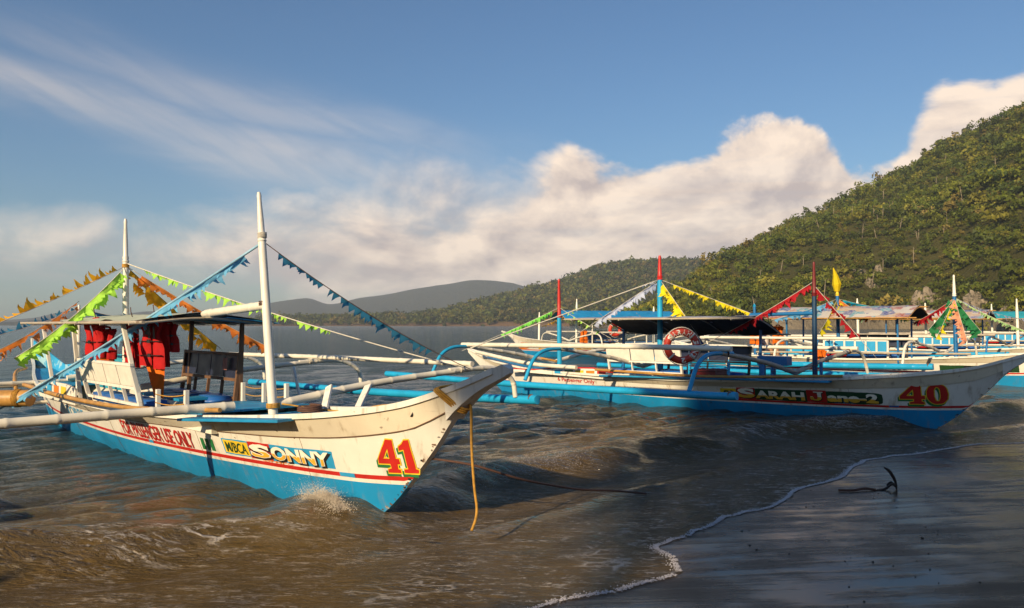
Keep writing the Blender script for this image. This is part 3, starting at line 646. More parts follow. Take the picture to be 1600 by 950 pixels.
# limestone outcrops near the foot of the headland (photo x, photo y, width m, height m)
M_rock = pmat('limestone', (.26, .21, .15), .95, .6, .25, (.05, .048, .025), .50, .6, .5)
def rock(px, py, w_, h_, seed, label):
    """set on the terrain at that bearing, where the slope has that height"""
    Xx, D, Zz, T, pxs = HH; i = int(np.argmin(abs(pxs-px))); e = (508-py)/FPX
    j = int(np.argmin(np.abs((Zz[i, 1:80]-CAM_H)/D[i, 1:80]-e)))+1; P0 = Vector((Xx[i, j], D[i, j], Zz[i, j]))
    r_ = np.random.default_rng(seed); bm = bmesh.new(); bmesh.ops.create_icosphere(bm, subdivisions=4, radius=1)
    V = np.array([v.co[:] for v in bm.verts]); nn = fbm2(V[:, 0]*2.6+seed, V[:, 1]*2.6+V[:, 2]*1.1, 5, seed)
    cr = np.abs(fbm2(V[:, 0]*5+seed, V[:, 1]*5, 3, seed+3)-.5)
    for v, k, c in zip(bm.verts, nn, cr): 
        v.co = v.co*(.62+.85*k-.9*max(0, .09-c)*3)
        v.co = Vector((v.co.x*w_/2, v.co.y*w_*.42, v.co.z*h_/2))
    me = bpy.data.meshes.new('rock_outcrop'); bm.to_mesh(me); bm.free(); me.materials.append(M_rock)
    o = bpy.data.objects.new('rock_outcrop', me); COL.objects.link(o); o.location = P0+Vector((0, w_*.16, -h_*.10)); o.rotation_euler = (R(-18), r_.uniform(-.25, .25), r_.uniform(-.4, .4))
    return tag(o, label, 'rock', 'pale limestone outcrops on the headland')
rock(1452, 478, 13, 17, 1, 'tall pale limestone face at the foot of the headland beside the white mast tip')
rock(1400, 492, 9, 10, 2, 'small pale rock at the waterline of the headland behind the printed roof')
rock(1535, 482, 11, 15, 3, 'dark cleft limestone rock at the foot of the headland near the right edge')
rock(1345, 430, 8, 6, 4, 'small grey rock patch on the slope above the yellow flagged mast')
rock(1362, 448, 6, 9, 5, 'narrow grey rock streak on the slope, right of the yellow flagged mast')
rock(1585, 486, 9, 8, 6, 'low pale rock at the shore by the right edge')
rock(1375, 425, 4, 9, 7, 'slim upright grey rock high on the slope above the printed roof')
rock(1490, 496, 8, 5, 8, 'low pale rock at the waterline below the limestone face')
# emergent trees on the skyline, told apart one by one
def tree(px, sz, label, seed, slim=1.0, group='trees standing out on the headland skyline', P0=None, n=420, leaf=.14, cat='tree', th=1.6, col=(.055, .07, .016)):
    r_ = np.random.default_rng(seed)
    if P0 is None:
        Xx, D, Zz, T, pxs = HH; i = int(np.argmin(abs(pxs-px))); j = int(np.argmax((Zz[i, :80]-CAM_H)/np.maximum(D[i, :80], 1))); P0 = Vector((Xx[i, j], D[i, j], Zz[i, j]-.5))
    root = empty('broadleaf_tree', P0, 0, label, cat, group)
    p, d = crown(n, r_, 7, .8); p = p*np.array([slim, slim, 1])*sz+np.array([0, 0, sz*(th+.2)])
    t1 = np.cross(d, r_.normal(0, 1, d.shape)); t1 /= np.linalg.norm(t1, axis=1)[:, None]+1e-6; t2 = np.cross(d+r_.normal(0, .6, d.shape), t1); t2 /= np.linalg.norm(t2, axis=1)[:, None]+1e-6
    l = leaf*sz*r_.uniform(.6, 1.3, (n, 1)); V = np.stack([p-t1*l, p+t1*l, p+t2*l*1.7], 1).reshape(-1, 3)
    cl_ = np.repeat(np.array(col)[None]*r_.uniform(.6, 1.4, (n, 1)), 3, 0)
    np_mesh('crown', V, np.arange(len(V)).reshape(-1, 3), M_leaf, False, root, {'leafcol': cl_})
    mb = MB(); H_ = sz*(th+.4); mb.tube(bez([(0, 0, -1), (r_.normal(0, .1)*sz, 0, H_*.5), (r_.normal(0, .12)*sz, r_.normal(0, .1)*sz, H_)], 4), [sz*.11*(1-.075*k) for k in range(9)], 7)
    for k in range(6):
        a = r_.uniform(0, 2*PI); z0 = H_*r_.uniform(.5, .9); mb.tube([(0, 0, z0), (math.cos(a)*sz*.35, math.sin(a)*sz*.35, z0+sz*.35), (math.cos(a)*sz*.7, math.sin(a)*sz*.7, z0+sz*.6)], [sz*.05, sz*.035, sz*.012], 5)
    mb.build('trunk', M_trunk, root, True); return root
for k, (px, sz, sl, lb) in enumerate([(1309, 3.0, .7, 'tall slim tree standing clear of the skyline halfway up the headland'), (1266, 2.4, 1.0, 'round tree on the headland skyline below the tall slim one'),
        (1204, 2.6, 1.1, 'broad tree on the lower headland skyline'), (1160, 2.2, .8, 'thin bare topped tree low on the headland skyline'), (1512, 3.0, 1.0, 'round tree breaking the high skyline near the right edge'),
        (1446, 2.6, .8, 'narrow tree on the upper headland skyline'), (1375, 2.5, 1.1, 'small broad tree on the skyline midway between the slim tree and the right edge'), (1232, 2.0, .9, 'small tree on the skyline between two broader ones'), (1570, 2.8, .9, 'highest tree on the skyline at the right edge')]):
    tree(px, sz, lb, 100+k, sl)
# middle ridge across the bay
HM = [(150, 507), (280, 505), (330, 501), (430, 490), (500, 489), (600, 487), (650, 486), (690, 480), (740, 468), (800, 453), (880, 435), (940, 416), (975, 410), (1005, 407), (1050, 406), (1090, 407), (1140, 412), (1200, 425), (1300, 450)]
m_mid = ground_mat('ridge_ground', (.055, .060, .018), (.085, .075, .028), (.26, .16, .09), 7.0, .012)
mid, HMd = hill('ridge_terrain', HM, lambda px: 1350+160*np.sin(px/210.), lambda px: 1900+0*px, 9, .14, m_mid, nA=240, nR=60, treeh=20)
pts = sample_hill(HMd, 12000, rg, dens=lambda P: np.where(P[..., 2] < 6, .15, 1))
sizes = np.exp(rg.normal(math.log(6.6), .33, len(pts))).clip(3, 13); colid2 = rg.choice(len(PAL), len(pts), p=[.25, .2, .12, .2, .08, .12, .03])
forest('ridge_forest', pts, sizes, lambda i, r: PAL[colid2[i]]*r.uniform(.75, 1.2), 46, .27, 'dull green forest on the middle ridge across the bay', 14, lumps=5)
# far mountains
m_far = ground_mat('mountain_ground', (.035, .045, .025), (.06, .06, .035), (.1, .1, .07), 3, .002)
hill('mountain_terrain', [(-500, 500), (-200, 492), (0, 500), (50, 497), (110, 486), (160, 494), (240, 487), (290, 490), (380, 486), (430, 473), (480, 467), (515, 476), (560, 466), (600, 461), (650, 451), (700, 444), (745, 438), (790, 442), (850, 455), (920, 470), (1000, 480), (1400, 470), (1900, 480)], 3500, 4700, 17, .10, m_far, nA=300, nR=30)
hill('coast_terrain', [(-700, 503), (-300, 500), (-100, 502), (20, 503), (60, 500), (120, 503), (180, 498), (270, 494), (320, 500), (380, 497), (450, 503), (560, 506)], 2500, 3000, 23, .10, m_far, nA=200, nR=24)
# ------------------------------------------------------------------ outrigger boats
f_zb = pchip([-5.95, -5.4, -4.95, -4.66, -4.1, -3, 3.4, 4.15, 4.66, 5.02, 5.30, 5.54, 5.80, 6.04, 6.28], [.96, .55, .2, .0, -.18, -.22, -.22, -.17, -.05, .17, .43, .67, .96, 1.13, 1.24])
f_zg = pchip([-5.95, -4.66, -3, 0, 2, 3, 4, 4.66, 5.33, 5.76, 6.28], [1.03, .76, .63, .60, .66, .72, .80, .87, .98, 1.11, 1.30])
f_bg = pchip([-5.95, -5.4, -4.66, -3.5, -2, 0, 2, 3, 4, 4.66, 5.33, 5.76, 6.0, 6.28], [.035, .13, .3, .5, .63, .68, .64, .56, .44, .34, .20, .10, .06, .035])
f_sd = pchip([-5.95, -4.66, 0, 2, 3, 4, 4.66, 5.33, 5.76, 6.28], [.02, .12, .10, .11, .135, .17, .18, .18, .13, .03])
f_p = pchip([-6, -4.5, -2.5, 0, 2.5, 4.5, 6.3], [1, .9, .6, .5, .6, .95, 1])
f_zl = pchip([-6, -4.66, 0, 2.25, 4, 4.66, 5.27, 6.3], [.36, .28, .235, .26, .285, .31, .35, .40])
def zs_(X): return max(f_zb(X)+.004, f_zg(X)-f_sd(X))
def hb(X, z):
    zb, zs, bg_ = f_zb(X), zs_(X), f_bg(X); bs = max(.028, bg_-.115*min(1, bg_/.4))
    if z >= zs: return lerp(bs, bg_, min(1, (z-zs)/max(1e-4, f_zg(X)-zs)))
    t = max(0., min(1., (z-zb)/max(1e-4, zs-zb))); return .026+(bs-.026)*t**f_p(X)
XST = sorted(set([round(x, 3) for x in list(np.linspace(-5.95, -4, 15))+list(np.linspace(-4, 3.5, 26))+list(np.linspace(3.5, 6.28, 34))]))
def make_hull(root, mats):
    """mats: bottom, line, stripe, side, strake"""
    mb = MB(); rows = []
    for X in XST:
        zb, zs, zg = f_zb(X), zs_(X), f_zg(X); zl = f_zl(X)
        zz = [zb, lerp(zb, zl, .12), lerp(zb, zl, .35), lerp(zb, zl, .65), zl, zl+.032, zl+.068, lerp(zl+.068, zs, .33), lerp(zl+.068, zs, .66), zs]
        zz = [min(max(z, zb), zs) for z in zz]; rows.append([(X, z) for z in zz]+[(X, zs+.001), (X, lerp(zs, zg, .5)), (X, zg)])
    nr = len(rows[0]); mrow = [0, 0, 0, 0, 1, 2, 3, 3, 3, 4, 4, 4]
    for sgn in (-1, 1):
        vs = []
        for r_ in rows:
            for k, (X, z) in enumerate(r_):
                y = hb(X, z)
                if k >= 10: y += .012*min(1, y/.2)*(1 if k == 10 else .6 if k == 11 else 0)            # the strake overlaps the plank below with a small step
                vs.append((X, sgn*y, z))
        n = len(rows)
        for i in range(n-1):
            for k in range(nr-1):
                f = (i*nr+k, (i+1)*nr+k, (i+1)*nr+k+1, i*nr+k+1)
                mb.f.append(tuple(len(mb.v)+a for a in (f if sgn < 0 else f[::-1]))); mb.mi.append(mrow[k])
        mb.v += vs
    # stem, keel and stern face
    for i, (X, X2) in enumerate(zip(XST, XST[1:])):
        zb, zb2 = f_zb(X), f_zb(X2); y, y2 = hb(X, zb), hb(X2, zb2); mb.add([(X, -y, zb), (X, y, zb), (X2, y2, zb2), (X2, -y2, zb2)], [(0, 1, 2, 3)], 0 if zb2 < f_zl(X2) else 3)
    for X in (XST[0], XST[-1]):
        zb, zg = f_zb(X), f_zg(X); mb.add([(X, -hb(X, zb), zb), (X, hb(X, zb), zb), (X, f_bg(X), zg), (X, -f_bg(X), zg)], [(0, 1, 2, 3)], 3)
    h = mb.build('hull', mats, root); smooth_angle(h, 28)
    # inner lining and floor
    mi = MB(); xs = [x for x in XST if -5.3 < x < 5.5]
    for sgn in (-1, 1):
        for X, X2 in zip(xs, xs[1:]):
            cols = []
            for x_ in (X, X2):
                lo = max(.2, f_zb(x_)+.1); zs = max(lo+.01, zs_(x_)); zq = [lo, lerp(lo, zs, .5), zs-.004, f_zg(x_)-.004]
                cols.append([(x_, sgn*max(.01, hb(x_, z)-.03), z) for z in zq])
            for k in range(3): mi.add([cols[0][k], cols[0][k+1], cols[1][k+1], cols[1][k]], [(0, 1, 2, 3)], 0)
    for X, X2 in zip(xs, xs[1:]):
        a, b2 = max(.2, f_zb(X)+.1), max(.2, f_zb(X2)+.1); y, y2 = max(.01, hb(X, a)-.03), max(.01, hb(X2, b2)-.03); mi.add([(X, -y, a), (X, y, a), (X2, y2, b2), (X2, -y2, b2)], [(0, 1, 2, 3)], 1)
    mi.build('inner_lining', [mats[4], M_blue_d], h, True)
    return h
def gunwale(root, mat, w=.045, t=.035):
    for sgn in (-1, 1):
        mb = MB(); pts = [(X, sgn*(f_bg(X)-.004), f_zg(X)) for X in XST if X < 6.2]; vs = []
        for X, y, z in pts: vs += [(X, y-w/2, z-.01), (X, y+w/2, z-.01), (X, y+w/2, z+t), (X, y-w/2, z+t)]
        n = len(pts); fs = [(i*4+k, i*4+(k+1) % 4, (i+1)*4+(k+1) % 4, (i+1)*4+k) for i in range(n-1) for k in range(4)]+[(3, 2, 1, 0), tuple((n-1)*4+k for k in range(4))]
        smooth_angle(mb.add(vs, fs).build('gunwale', mat, root), 40)
    # solid stem head
    mb = MB(); a = [(x, f_zb(x), f_zg(x)+.03) for x in np.linspace(5.74, 6.28, 8)]; vs = []
    for x, lo, hi in a: w_ = max(.045, f_bg(x)+.012); vs += [(x, -w_*.75, lo+.0), (x, w_*.75, lo), (x, w_, hi), (x, -w_, hi)]
    x, lo, hi = 6.33, 1.27, 1.30; vs += [(x, -.02, lo), (x, .02, lo), (x, .02, hi), (x, -.02, hi)]; n = len(vs)//4
    fs = [(i*4+k, i*4+(k+1) % 4, (i+1)*4+(k+1) % 4, (i+1)*4+k) for i in range(n-1) for k in range(4)]+[(3, 2, 1, 0), tuple((n-1)*4+k for k in range(4))]
    smooth_angle(mb.add(vs, fs).build('stem_head', mat, root), 50)
def planks(root, mat, x0, x1, y0, y1, n, drop=.03, name='deck_plank', zf=None, parent=None, thick=.022):
    """lengthwise boards between x0..x1, clipped to the hull"""
    for k in range(n):
        a = lerp(y0, y1, k/n)+.004; b2 = lerp(y0, y1, (k+1)/n)-.004; mb = MB(); vs = []; xs = np.linspace(x0, x1, 9)
        for X in xs:
            lim = f_bg(X)-.03; ya, yb = max(-lim, min(lim, a)), max(-lim, min(lim, b2))
            if yb-ya < .004: yb = ya+.004
            z = (zf(X) if zf else f_zg(X)-drop)+(.002 if k % 2 else 0); vs += [(X, ya, z), (X, yb, z), (X, yb, z+thick), (X, ya, z+thick)]
        m = len(xs); fs = [(i*4+j, i*4+(j+1) % 4, (i+1)*4+(j+1) % 4, (i+1)*4+j) for i in range(m-1) for j in range(4)]+[(3, 2, 1, 0), tuple((m-1)*4+j for j in range(4))]
        mb.add(vs, fs).build(name, mat, parent or root)
def decal(root, name, VF, X0, X1, lift, h, mat, eps=.004, side=-1, dx=0, dz=0, slant=0, base=None, tilt=None):
    """paint a flat outline on the hull: s runs along X0..X1, t up from the stripe"""
    V, F = VF; bm = bmesh.new(); vv = [bm.verts.new((float(a), float(b_), 0)) for a, b_ in V]
    for f in F:
        try: bm.faces.new([vv[i] for i in f])
        except ValueError: pass
    L = abs(X1-X0); n = int(L/.10)
    for k in range(1, n+1):
        gm = bm.verts[:]+bm.edges[:]+bm.faces[:]; bmesh.ops.bisect_plane(bm, geom=gm, plane_co=(k/(n+1), 0, 0), plane_no=(1, 0, 0))
    for t_ in ((.25, .5, .75) if h > .15 else (.5,)):
        gm = bm.verts[:]+bm.edges[:]+bm.faces[:]; bmesh.ops.bisect_plane(bm, geom=gm, plane_co=(0, t_, 0), plane_no=(0, 1, 0))
    for v in bm.verts:
        s, t = v.co.x, v.co.y; X = lerp(X0, X1, s)+slant*t*h+dx; z = (base(X) if base else f_zl(X))+lift+t*h+dz
        if tilt: z += tilt*s
        X += .0022*math.sin(z*71+X*37); z += .0022*math.sin(X*53+z*29); v.co = (X, side*(hb(X, z)+eps), z)
    me = bpy.data.meshes.new(name); bm.to_mesh(me); bm.free(); me.materials.append(mat); o = bpy.data.objects.new(name, me); COL.objects.link(o); o.parent = root
    return o
RECT = (np.array([(0, 0), (1, 0), (1, 1), (0, 1)], float), [(0, 1, 2, 3)])
def norm(VF, ref=None):
    V = (ref or VF)[0]; lo, hi = V.min(0), V.max(0); return ((VF[0]-lo)/(hi-lo), VF[1])
def mast(root, X, Y, z0, Xt, Yt, zt, r, mats, tip=.22):
    """tapered mast; the top piece in its own colour, with turned rings"""
    a = Vector((X, Y, z0)); b2 = Vector((Xt, Yt, zt)); mb = MB(); c = a.lerp(b2, 1-tip); prof = [(0, r), (.3, r*.98), (1-tip, r*.86)]
    o = mb.tube([a.lerp(b2, t) for t, _ in prof], [q_ for _, q_ in prof], 10).build('mast', mats[0], root); smooth_angle(o, 40)
    mt = MB(); pr = [(1-tip, .86), (1-tip+.006, 1.02), (1-tip+.014, .80), (1-tip+.024, .98), (1-tip+.034, .74), (1-tip*.6, .70), (.97, .46), (.985, .52), (1, .34)]
    o2 = mt.tube([a.lerp(b2, t) for t, _ in pr], [r*q_ for _, q_ in pr], 10).build('mast_tip', mats[1], o); smooth_angle(o2, 40)
    return lambda t: root.matrix_world_f @ a.lerp(b2, t) if False else a.lerp(b2, t)
def pipe(root, name, pts, r, mat, n=10, node=True, r1=None, gap=.34, sm=6, bump=.1):
    P = bez(pts, sm) if len(pts) > 2 else [Vector(pts[0]).lerp(Vector(pts[1]), k/12) for k in range(13)]
    if node: P, rr = bamboo(P, r, r1, gap, n, bump)
    else: rr = r if r1 is None else [lerp(r, r1, i/(len(P)-1)) for i in range(len(P))]
    return smooth_angle(MB().tube(P, rr, n).build(name, mat, root), 50)
def lash(root, p, axis, r, mat, turns=3, parent=None):
    """a few turns of cord round a pole"""
    p = Vector(p); ax = Vector(axis).normalized(); u = ax.orthogonal().normalized(); w = ax.cross(u); pts = []
    for k in range(turns*8+1):
        a = k/8*2*PI; pts.append(p+ax*(k/(turns*8)-.5)*.05+(u*math.cos(a)+w*math.sin(a))*r)
    return MB().tube(pts, .006, 5).build('lashing', mat, parent or root, True)
def arm(root, X, side, mats, Lb=2.66, Lf=3.5, zc=.80, zbend=1.05, zf=.62, r=.04, low=False, x_out=0, joint=True):
    """inner bamboo from the hull to the bend, then the curved outer piece down to the float"""
    s = side; a = (X, 0, zc); b2 = (X+x_out*.7, s*Lb, zbend)
    pts = [a, (X+x_out*.3, s*Lb*.4, lerp(zc, zbend, .42)), b2]
    o = pipe(root, 'outrigger_arm', [Vector(a), Vector((X+x_out*.3, s*Lb*.45, lerp(zc, zbend, .47)+.03)), Vector(b2)], r*1.1, mats[0], r1=r*.85)
    pipe(o, 'curved_arm_end', [(X+x_out*.65, s*(Lb-.35), zbend-.01), b2, (X+x_out, s*(Lb+.42), zbend-.02), (X+x_out, s*(Lb+.72), zbend-.17), (X+x_out, s*(Lf+.0), zf)], r*.82, mats[1], node=mats[1] is not M_pipe, gap=.2)
    lash(root, (X+x_out*.68, s*(Lb-.16), zbend-.0), (0, 1, 0), r*1.15, M_rope_d if mats[0] is M_bamg else M_rope_w, 3, o)
    return o
def float_pole(root, x0, x1, side, L, z0, z1, r, mat):
    pts = [(x0, side*L, z0), (lerp(x0, x1, .5), side*L, lerp(z0, z1, .5)-.03), (x1-.25, side*L, z1), (x1, side*L, z1+.03)]
    o = pipe(root, 'outrigger_float', pts, r, mat, gap=.55, r1=r*.92, n=12, sm=8, bump=.05)
    tip = MB(); e = Vector(pts[-1]); tip.tube([e-Vector((.02, 0, 0)), e+Vector((.04, 0, .003)), e+Vector((.07, 0, .005))], [r*.93, r*.75, r*.3], 12).build('float_tip', M_brownwood if mat is M_pipe else mat, o, True)
    return o
def side_bench(root, x0, x1, side, zseat, ztop, mats, n=4, lean=.12, y=.52, name='bench', style='slat', navy=None):
    """bench along the side: frame, boards, slats below, cushions"""
    s = side; e = empty(name, (0, 0, 0), 0, parent=root); Y0 = s*y; Y1 = s*(y+lean)
    def P(x, t): return Vector((x, lerp(Y0, Y1, t), lerp(zseat, ztop, t)))
    for x in (x0, x1):
        MB().bar(P(x, -.25), P(x, 1.04), .05, .04, up=(1, 0, 0)).build('bench_post', mats[0], e, bevel=.004)
    MB().bar(P(x0-.03, 1.0), P(x1+.03, 1.0), .05, .035).build('top_rail', mats[0], e, bevel=.004)
    MB().bar(P(x0, .42), P(x1, .42), .04, .035).build('middle_rail', mats[0], e)
    MB().bar(P(x0, .0), P(x1, .0), .04, .035).build('lower_rail', mats[0], e)
    for k in range(n):
        xa, xb = lerp(x0, x1, k/n)+.012, lerp(x0, x1, (k+1)/n)-.012; o = s*.004
        if navy is None or True:
            vs = [P(xa, .46)+Vector((0, o, 0)), P(xb, .46)+Vector((0, o, 0)), P(xb, .97)+Vector((0, o, 0)), P(xa, .97)+Vector((0, o, 0))]
            d = Vector((0, s*.016, .004)); MB().add(vs+[v+d for v in vs], [(0, 1, 2, 3), (7, 6, 5, 4), (0, 4, 5, 1), (1, 5, 6, 2), (2, 6, 7, 3), (3, 7, 4, 0)]).build('back_board', mats[1], e)
        if k: MB().bar(P((xa+xb)/2-(xb-xa)/2-.01, .01), P((xa+xb)/2-(xb-xa)/2-.01, .41), .035, .025, up=(1, 0, 0)).build('slat', mats[0], e)
    for k in range(n):
        xa, xb = lerp(x0, x1, k/n)+.01, lerp(x0, x1, (k+1)/n)-.01
        cushion(e, ((xa+xb)/2, s*(y-.17), zseat-.01), (xb-xa, .34, .10), mats[2])
    return e
def cushion(root, c, d, mat):
    bm = bmesh.new(); bmesh.ops.create_cube(bm, size=1); bmesh.ops.scale(bm, vec=d, verts=bm.verts); bmesh.ops.bevel(bm, geom=bm.edges[:], offset=min(d)*.36, segments=3, affect='EDGES')
    for v in bm.verts: v.co += Vector(c)+Vector((0, 0, .008*math.sin(v.co.x*30)))
    me = bpy.data.meshes.new('cushion'); bm.to_mesh(me); bm.free(); me.materials.append(mat); me.polygons.foreach_set('use_smooth', [True]*len(me.polygons)); o = bpy.data.objects.new('cushion', me); COL.objects.link(o); o.parent = root; return o
def canopy(root, x0, x1, w, zr, ze, mtop, munder, poles, mpole, posts, mpost, zfl=.6, sag=.03, xr=None, zp=None, ext=.25):
    """shallow gabled tarpaulin on poles: the sheet has a top and an underside"""
    nx_, ny_ = 15, 9; vs = []; r_ = np.random.default_rng(int(abs(x0*100))+3)
    for i in range(nx_):
        for j in range(ny_):
            u = i/(nx_-1); v = j/(ny_-1)*2-1; X = lerp(x0, x1, u); z = lerp(zr, ze if (v < 0 or zp is None) else zp, abs(v)**1.2)-sag*math.sin(u*PI*3)**2*abs(v)+r_.normal(0, .006)
            vs.append((X+r_.normal(0, .008), v*w, z))
    n = nx_*ny_; fs = []; mi = []
    for i in range(nx_-1):
        for j in range(ny_-1): fs.append((i*ny_+j, (i+1)*ny_+j, (i+1)*ny_+j+1, i*ny_+j+1)); mi.append(0)
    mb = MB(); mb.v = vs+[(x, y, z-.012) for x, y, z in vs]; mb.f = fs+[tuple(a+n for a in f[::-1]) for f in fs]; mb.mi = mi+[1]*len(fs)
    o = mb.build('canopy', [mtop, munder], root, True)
    for y, z in ((-w, ze-.03), (w, (zp or ze)-.03), (0, zr-.045)): pipe(o, 'canopy_pole', [(x0-ext, y, z), (x1+.2, y, z)], .019, mpole)
    for u in np.linspace(0, 1, poles): X = lerp(x0, x1, u); pipe(o, 'cross_pole', [(X, -w-.08, ze-.05), (X, 0, zr-.06), (X, w+.08, (zp or ze)-.05)], .014, mpole, n=7)
    for (X, Y, xt, yt, zt) in posts: MB().bar((X, Y, zfl), (xt, yt, zt), .045, .045, up=(1, 0, 0)).build('canopy_post', mpost if not isinstance(mpost, dict) else mpost[1 if Y > 0 else -1], root, bevel=.004)
    return o
def rail(root, pts, h, mat, mrope, lean=0):
    tops = []
    for (X, Y) in pts:
        z = f_zg(X); MB().bar((X, Y, z-.05), (X, Y, z+h), .045, .045, up=(1, 0, 0)).build('railing_post', mat, root, bevel=.005); tops.append(Vector((X, Y, z+h)))
    for dz in (-.05, -.14, -.22):
        if len(tops) > 1:
            P = []
            for a, b2 in zip(tops, tops[1:]):
                for k in range(6): q_ = a.lerp(b2, k/6); q_.z += dz-.02*math.sin(k/6*PI); q_.y += (.026 if q_.y > 0 else -.026); P.append(q_)
            P.append(tops[-1]+Vector((0, .026 if tops[-1].y > 0 else -.026, dz))); MB().tube(P, .006, 5).build('rail_rope', mrope, root, True)
def chips(root, X0, X1, lift, h, cols, base):
    n = len(cols)
    for k, c in enumerate(cols): decal(root, 'colour_patch', RECT, lerp(X0, X1, k/n), lerp(X0, X1, (k+.72)/n), lift, h, c, .006, base=base, slant=.12)
def boat(loc, heading, label, group='outrigger boats moored along the beach', name='outrigger_boat', z=0, roll=0, pitch=0):
    o = empty(name, (loc[0], loc[1], z), math.atan2(heading[1], heading[0]), label, 'boat', group); o.rotation_euler = (roll, -pitch, math.atan2(heading[1], heading[0])); return o
def wpt(root, p):
    return Matrix.LocRotScale(root.location, root.rotation_euler.to_quaternion(), None) @ Vector(p)

# ================================================================== near boat, number 41
B1 = boat((-4.48, 9.76), (.707, -.707), 'nearest white and blue outrigger boat numbered 41 with two white masts')
H1 = make_hull(B1, [M_blue, M_white, M_red, M_white, M_strake]); gunwale(B1, M_white)
def inv_text(p, VF, X0, X1, lift, h, fill, outline=None, shade=None, e0=.003, off=None, **k):
    if shade: decal(H1 if p is B1 else p, 'letter_shadow', off or VF, X0, X1, lift, h, shade, e0, dx=-.022, dz=-.022, **k)
    if outline: decal(H1 if p is B1 else p, 'letter_outline', off or VF, X0, X1, lift, h, outline, e0+.003, **k)
    return decal(H1 if p is B1 else p, 'lettering', VF, X0, X1, lift, h, fill, e0+.006, **k)
n0 = norm(N41[0.0]); n1 = norm(N41[.038], N41[0.0])
inv_text(H1, n0, 4.98, 5.36, .10, .265, M_red, M_yellow, M_green, off=n1)
decal(H1, 'name_panel', RECT, 2.80, 3.22, .10, .13, M_yellow, .003); decal(H1, 'panel_edge', RECT, 2.78, 4.43, .088, .155, M_bluep, .0015)
decal(H1, 'lettering', txt('M/BCA', .015), 2.84, 3.19, .115, .095, M_dgreen, .007)
decal(H1, 'initial_panel', RECT, 3.23, 3.57, .085, .162, M_red, .004)
for s_, a_, b_ in (('S', 3.28, 3.53), ('ONNY', 3.59, 4.36)):
    decal(H1, 'letter_shadow', txt(s_, .09), a_, b_, .106, .112, M_black, .006, dx=.010, dz=-.008)
    decal(H1, 'lettering', txt(s_, .05), a_, b_, .110, .112, M_ivory, .009)
# lower half of the big letters is gold: the same outlines cut at mid height
def lower(VF, t=.46):
    bm = bmesh.new(); vv = [bm.verts.new((float(a), float(b_), 0)) for a, b_ in VF[0]]
    for f in VF[1]:
        try: bm.faces.new([vv[i] for i in f])
        except ValueError: pass
    bmesh.ops.bisect_plane(bm, geom=bm.verts[:]+bm.edges[:]+bm.faces[:], plane_co=(0, t, 0), plane_no=(0, 1, 0), clear_outer=True)
    bm.verts.index_update(); V = np.array([v.co[:2] for v in bm.verts]); F = [tuple(v.index for v in f.verts) for f in bm.faces]; bm.free(); return V, F
def islands(VF):
    V, F = VF; par = list(range(len(V)))
    def fd(i):
        while par[i] != i: par[i] = par[par[i]]; i = par[i]
        return i
    for f in F:
        for i in f[1:]: par[fd(i)] = fd(f[0])
    G = {}
    for f in F: G.setdefault(fd(f[0]), []).append(f)
    for fs in G.values():
        ids = sorted({i for f in fs for i in f}); mp_ = {i: k for k, i in enumerate(ids)}; yield V[ids], [tuple(mp_[i] for i in f) for f in fs]
for s_, a_, b_ in (('S', 3.28, 3.53), ('ONNY', 3.59, 4.36)):
  for isl in islands(lower(txt(s_, .02))): decal(H1, 'gold_lettering', isl, a_, b_, .110, .112, M_gold, .012)
decal(H1, 'lettering', txt('SSFMPC', .01), 3.40, 3.85, .0715, .018, M_orange, .005)
decal(H1, 'lettering', txt('FOR PASSENGER USE ONLY', .018), .30, 2.20, .080, .165, M_red, .008)
for k in range(3): decal(H1, 'green_bar', RECT, 2.36+k*.09, 2.42+k*.09, .09, .12, M_green, .005, slant=.1)
decal(H1, 'blue_dash', RECT, 4.47, 4.66, .034, .034, M_bluep, .004)
decal(H1, 'blue_dash', RECT, 1.0, 1.12, .034, .034, M_bluep, .004)
decal(H1, 'lettering', txt('TORRE', .01), -2.1, -1.2, .10, .13, M_bluep, .005)
def hull_wear(H, seed, n, joints):
    r_ = random.Random(seed)
    for X in joints:
        zs = zs_(X); MB().tube([(X+.004*math.sin(k*2.1), -hb(X, z)-.0005, z) for k, z in enumerate(np.linspace(f_zl(X)-.2, zs-.005, 9))], .0022, 4).build('plank_joint', M_brownwood, H, True)
    for k in range(n):                                   # chipped paint along the stem and the lower edge
        if k % 3: X = r_.uniform(4.75, 5.7); z = f_zb(X)+r_.uniform(.004, .03)
        else: X = r_.uniform(-3.5, 5.2); z = zs_(X)+r_.choice((-.012, .02, .05)) if r_.random() < .5 else f_zl(X)+r_.uniform(-.05, .3)
        m_ = r_.randint(6, 9); rx_, rz_ = r_.uniform(.006, .022), r_.uniform(.004, .012); P = []
        for j in range(m_):
            a = 2*PI*j/m_; q_ = r_.uniform(.5, 1.2); x_, zz_ = X+rx_*q_*math.cos(a), z+rz_*q_*math.sin(a); P.append((x_, -hb(x_, zz_)-.0025-(.012 if zz_ > zs_(x_) else 0), zz_))
        MB().add(P, [tuple(range(m_))]).build('chipped_paint', r_.choice((M_brownwood, M_bamg, M_black)), H)
hull_wear(H1, 5, 60, (-1.9, -.1, 2.32, 4.05)); 
# seam cut, scupper hole, worn stem
MB().tube([(X, -hb(X, zs_(X))-.006, zs_(X)-.004) for X in np.linspace(-4, 5.75, 60)], .0045, 5).build('seam', M_brownwood, H1, True)
sx_, sz_ = 5.42, .93; hs = MB(); hs.tube([(sx_, -hb(sx_, sz_)-.003, sz_), (sx_, -hb(sx_, sz_)+.02, sz_)], [.024, .02], 10).build('drain_hole', M_black, H1, True)
